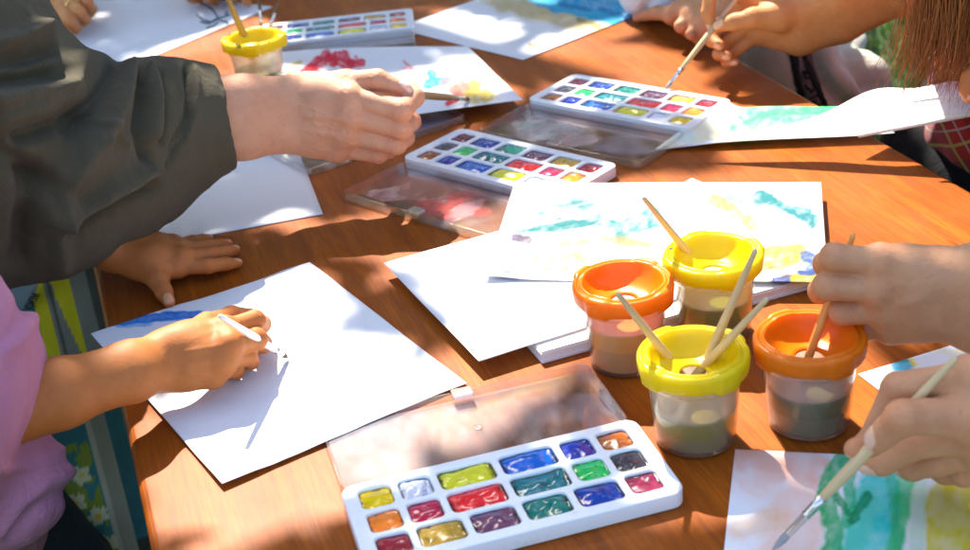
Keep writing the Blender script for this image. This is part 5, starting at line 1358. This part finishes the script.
def limb(name, pts, rad, parent):
    V, F = [], []; n = 12; off = Vector(parent.location)
    for i, (p, r) in enumerate(zip(pts, rad)):
        t = unit(np.array(pts[min(i+1, len(pts)-1)])-np.array(pts[max(i-1, 0)])); s = unit(np.cross(t, [.3, .9, .2])); q = np.cross(t, s)
        for k in range(n): an = 2*math.pi*k/n; V.append(np.array(p)+(s*math.cos(an)+q*math.sin(an))*r*(1+.1*math.sin(3*an+i)) - np.array(off))
    for i in range(len(pts)-1):
        for k in range(n): F.append((i*n+k, i*n+(k+1) % n, (i+1)*n+(k+1) % n, (i+1)*n+k))
    return mesh_obj(name, V, F, M_BARK, parent)
limb('trunk', [(-1.6, 5.6, 0), (-1.58, 5.58, .4), (-1.5, 5.5, 1.4), (-1.4, 5.3, 2.4), (-1.3, 5.0, 3.2)], [.26, .19, .16, .14, .11], tree)
for q in ([(-1.35, 5.15, 2.9), (-.9, 4.6, 3.5), (-.4, 4.2, 3.9)], [(-1.38, 5.2, 2.6), (-.6, 5.0, 3.4), (.4, 4.8, 3.9), (1.2, 4.4, 4.1)], [(-1.3, 5.0, 3.1), (-1.5, 4.2, 3.6), (-1.5, 3.5, 3.9)]):
    limb('branch', q, [.085, .055, .035, .02][:len(q)], tree)

# trees added out of view to the north to darken reflections in glossy things
r3 = np.random.default_rng(5); nw = 16000
wx = r3.uniform(-16, 16, nw); wd = r3.uniform(0, 3, nw); top = 6.6+2.2*fbm(wx*.35, wx*0+2, 3, 3)-.8; wz = top*r3.random(nw)**.8
wy = 10.5+wd-.05*wx*wx*.6
WP = np.stack([wx, wy, wz+.1], -1); a = r3.uniform(0, 2*np.pi, nw); tl = r3.uniform(-1.2, 1.2, nw); Ls = r3.uniform(.16, .34, nw)
ux = np.stack([np.cos(a)*np.cos(tl), np.sin(a)*np.cos(tl), np.sin(tl)], -1); sx = np.stack([-np.sin(a), np.cos(a), r3.uniform(-.8, .8, nw)], -1); sx /= np.linalg.norm(sx, axis=1)[:, None]
V = np.stack([WP+ux*(q[0]*Ls)[:, None]+sx*(q[1]*Ls)[:, None] for q in ((-1, 0), (0, -.55), (1, 0), (0, .55))], 1)
wo_ = quads_obj('added_trees', V.reshape(-1, 3), np.arange(nw*4).reshape(nw, 4), M_GRASS)
set_color(wo_, np.repeat(r3.uniform(.5, 1.3, nw)[:, None]*np.array([[.045, .085, .02]]), 4, 0)); tag(wo_, 'green trees added out of view to darken glossy reflections', 'trees', kind='stuff')

# ------------------------------------------------------------------ picture settings
SC.view_settings.view_transform = 'Standard'; SC.view_settings.look = 'None'; SC.view_settings.exposure = 1.95; SC.view_settings.gamma = 1; SC.view_settings.use_curve_mapping = False
SC.render.engine = 'CYCLES'; cy = SC.cycles; cy.use_denoising = True
try: cy.denoiser = 'OPENIMAGEDENOISE'
except Exception: pass
cy.max_bounces = 10; cy.transparent_max_bounces = 24; cy.diffuse_bounces = 4; cy.glossy_bounces = 4; cy.transmission_bounces = 6
cy.caustics_reflective = False; cy.caustics_refractive = False; cy.sample_clamp_indirect = 6
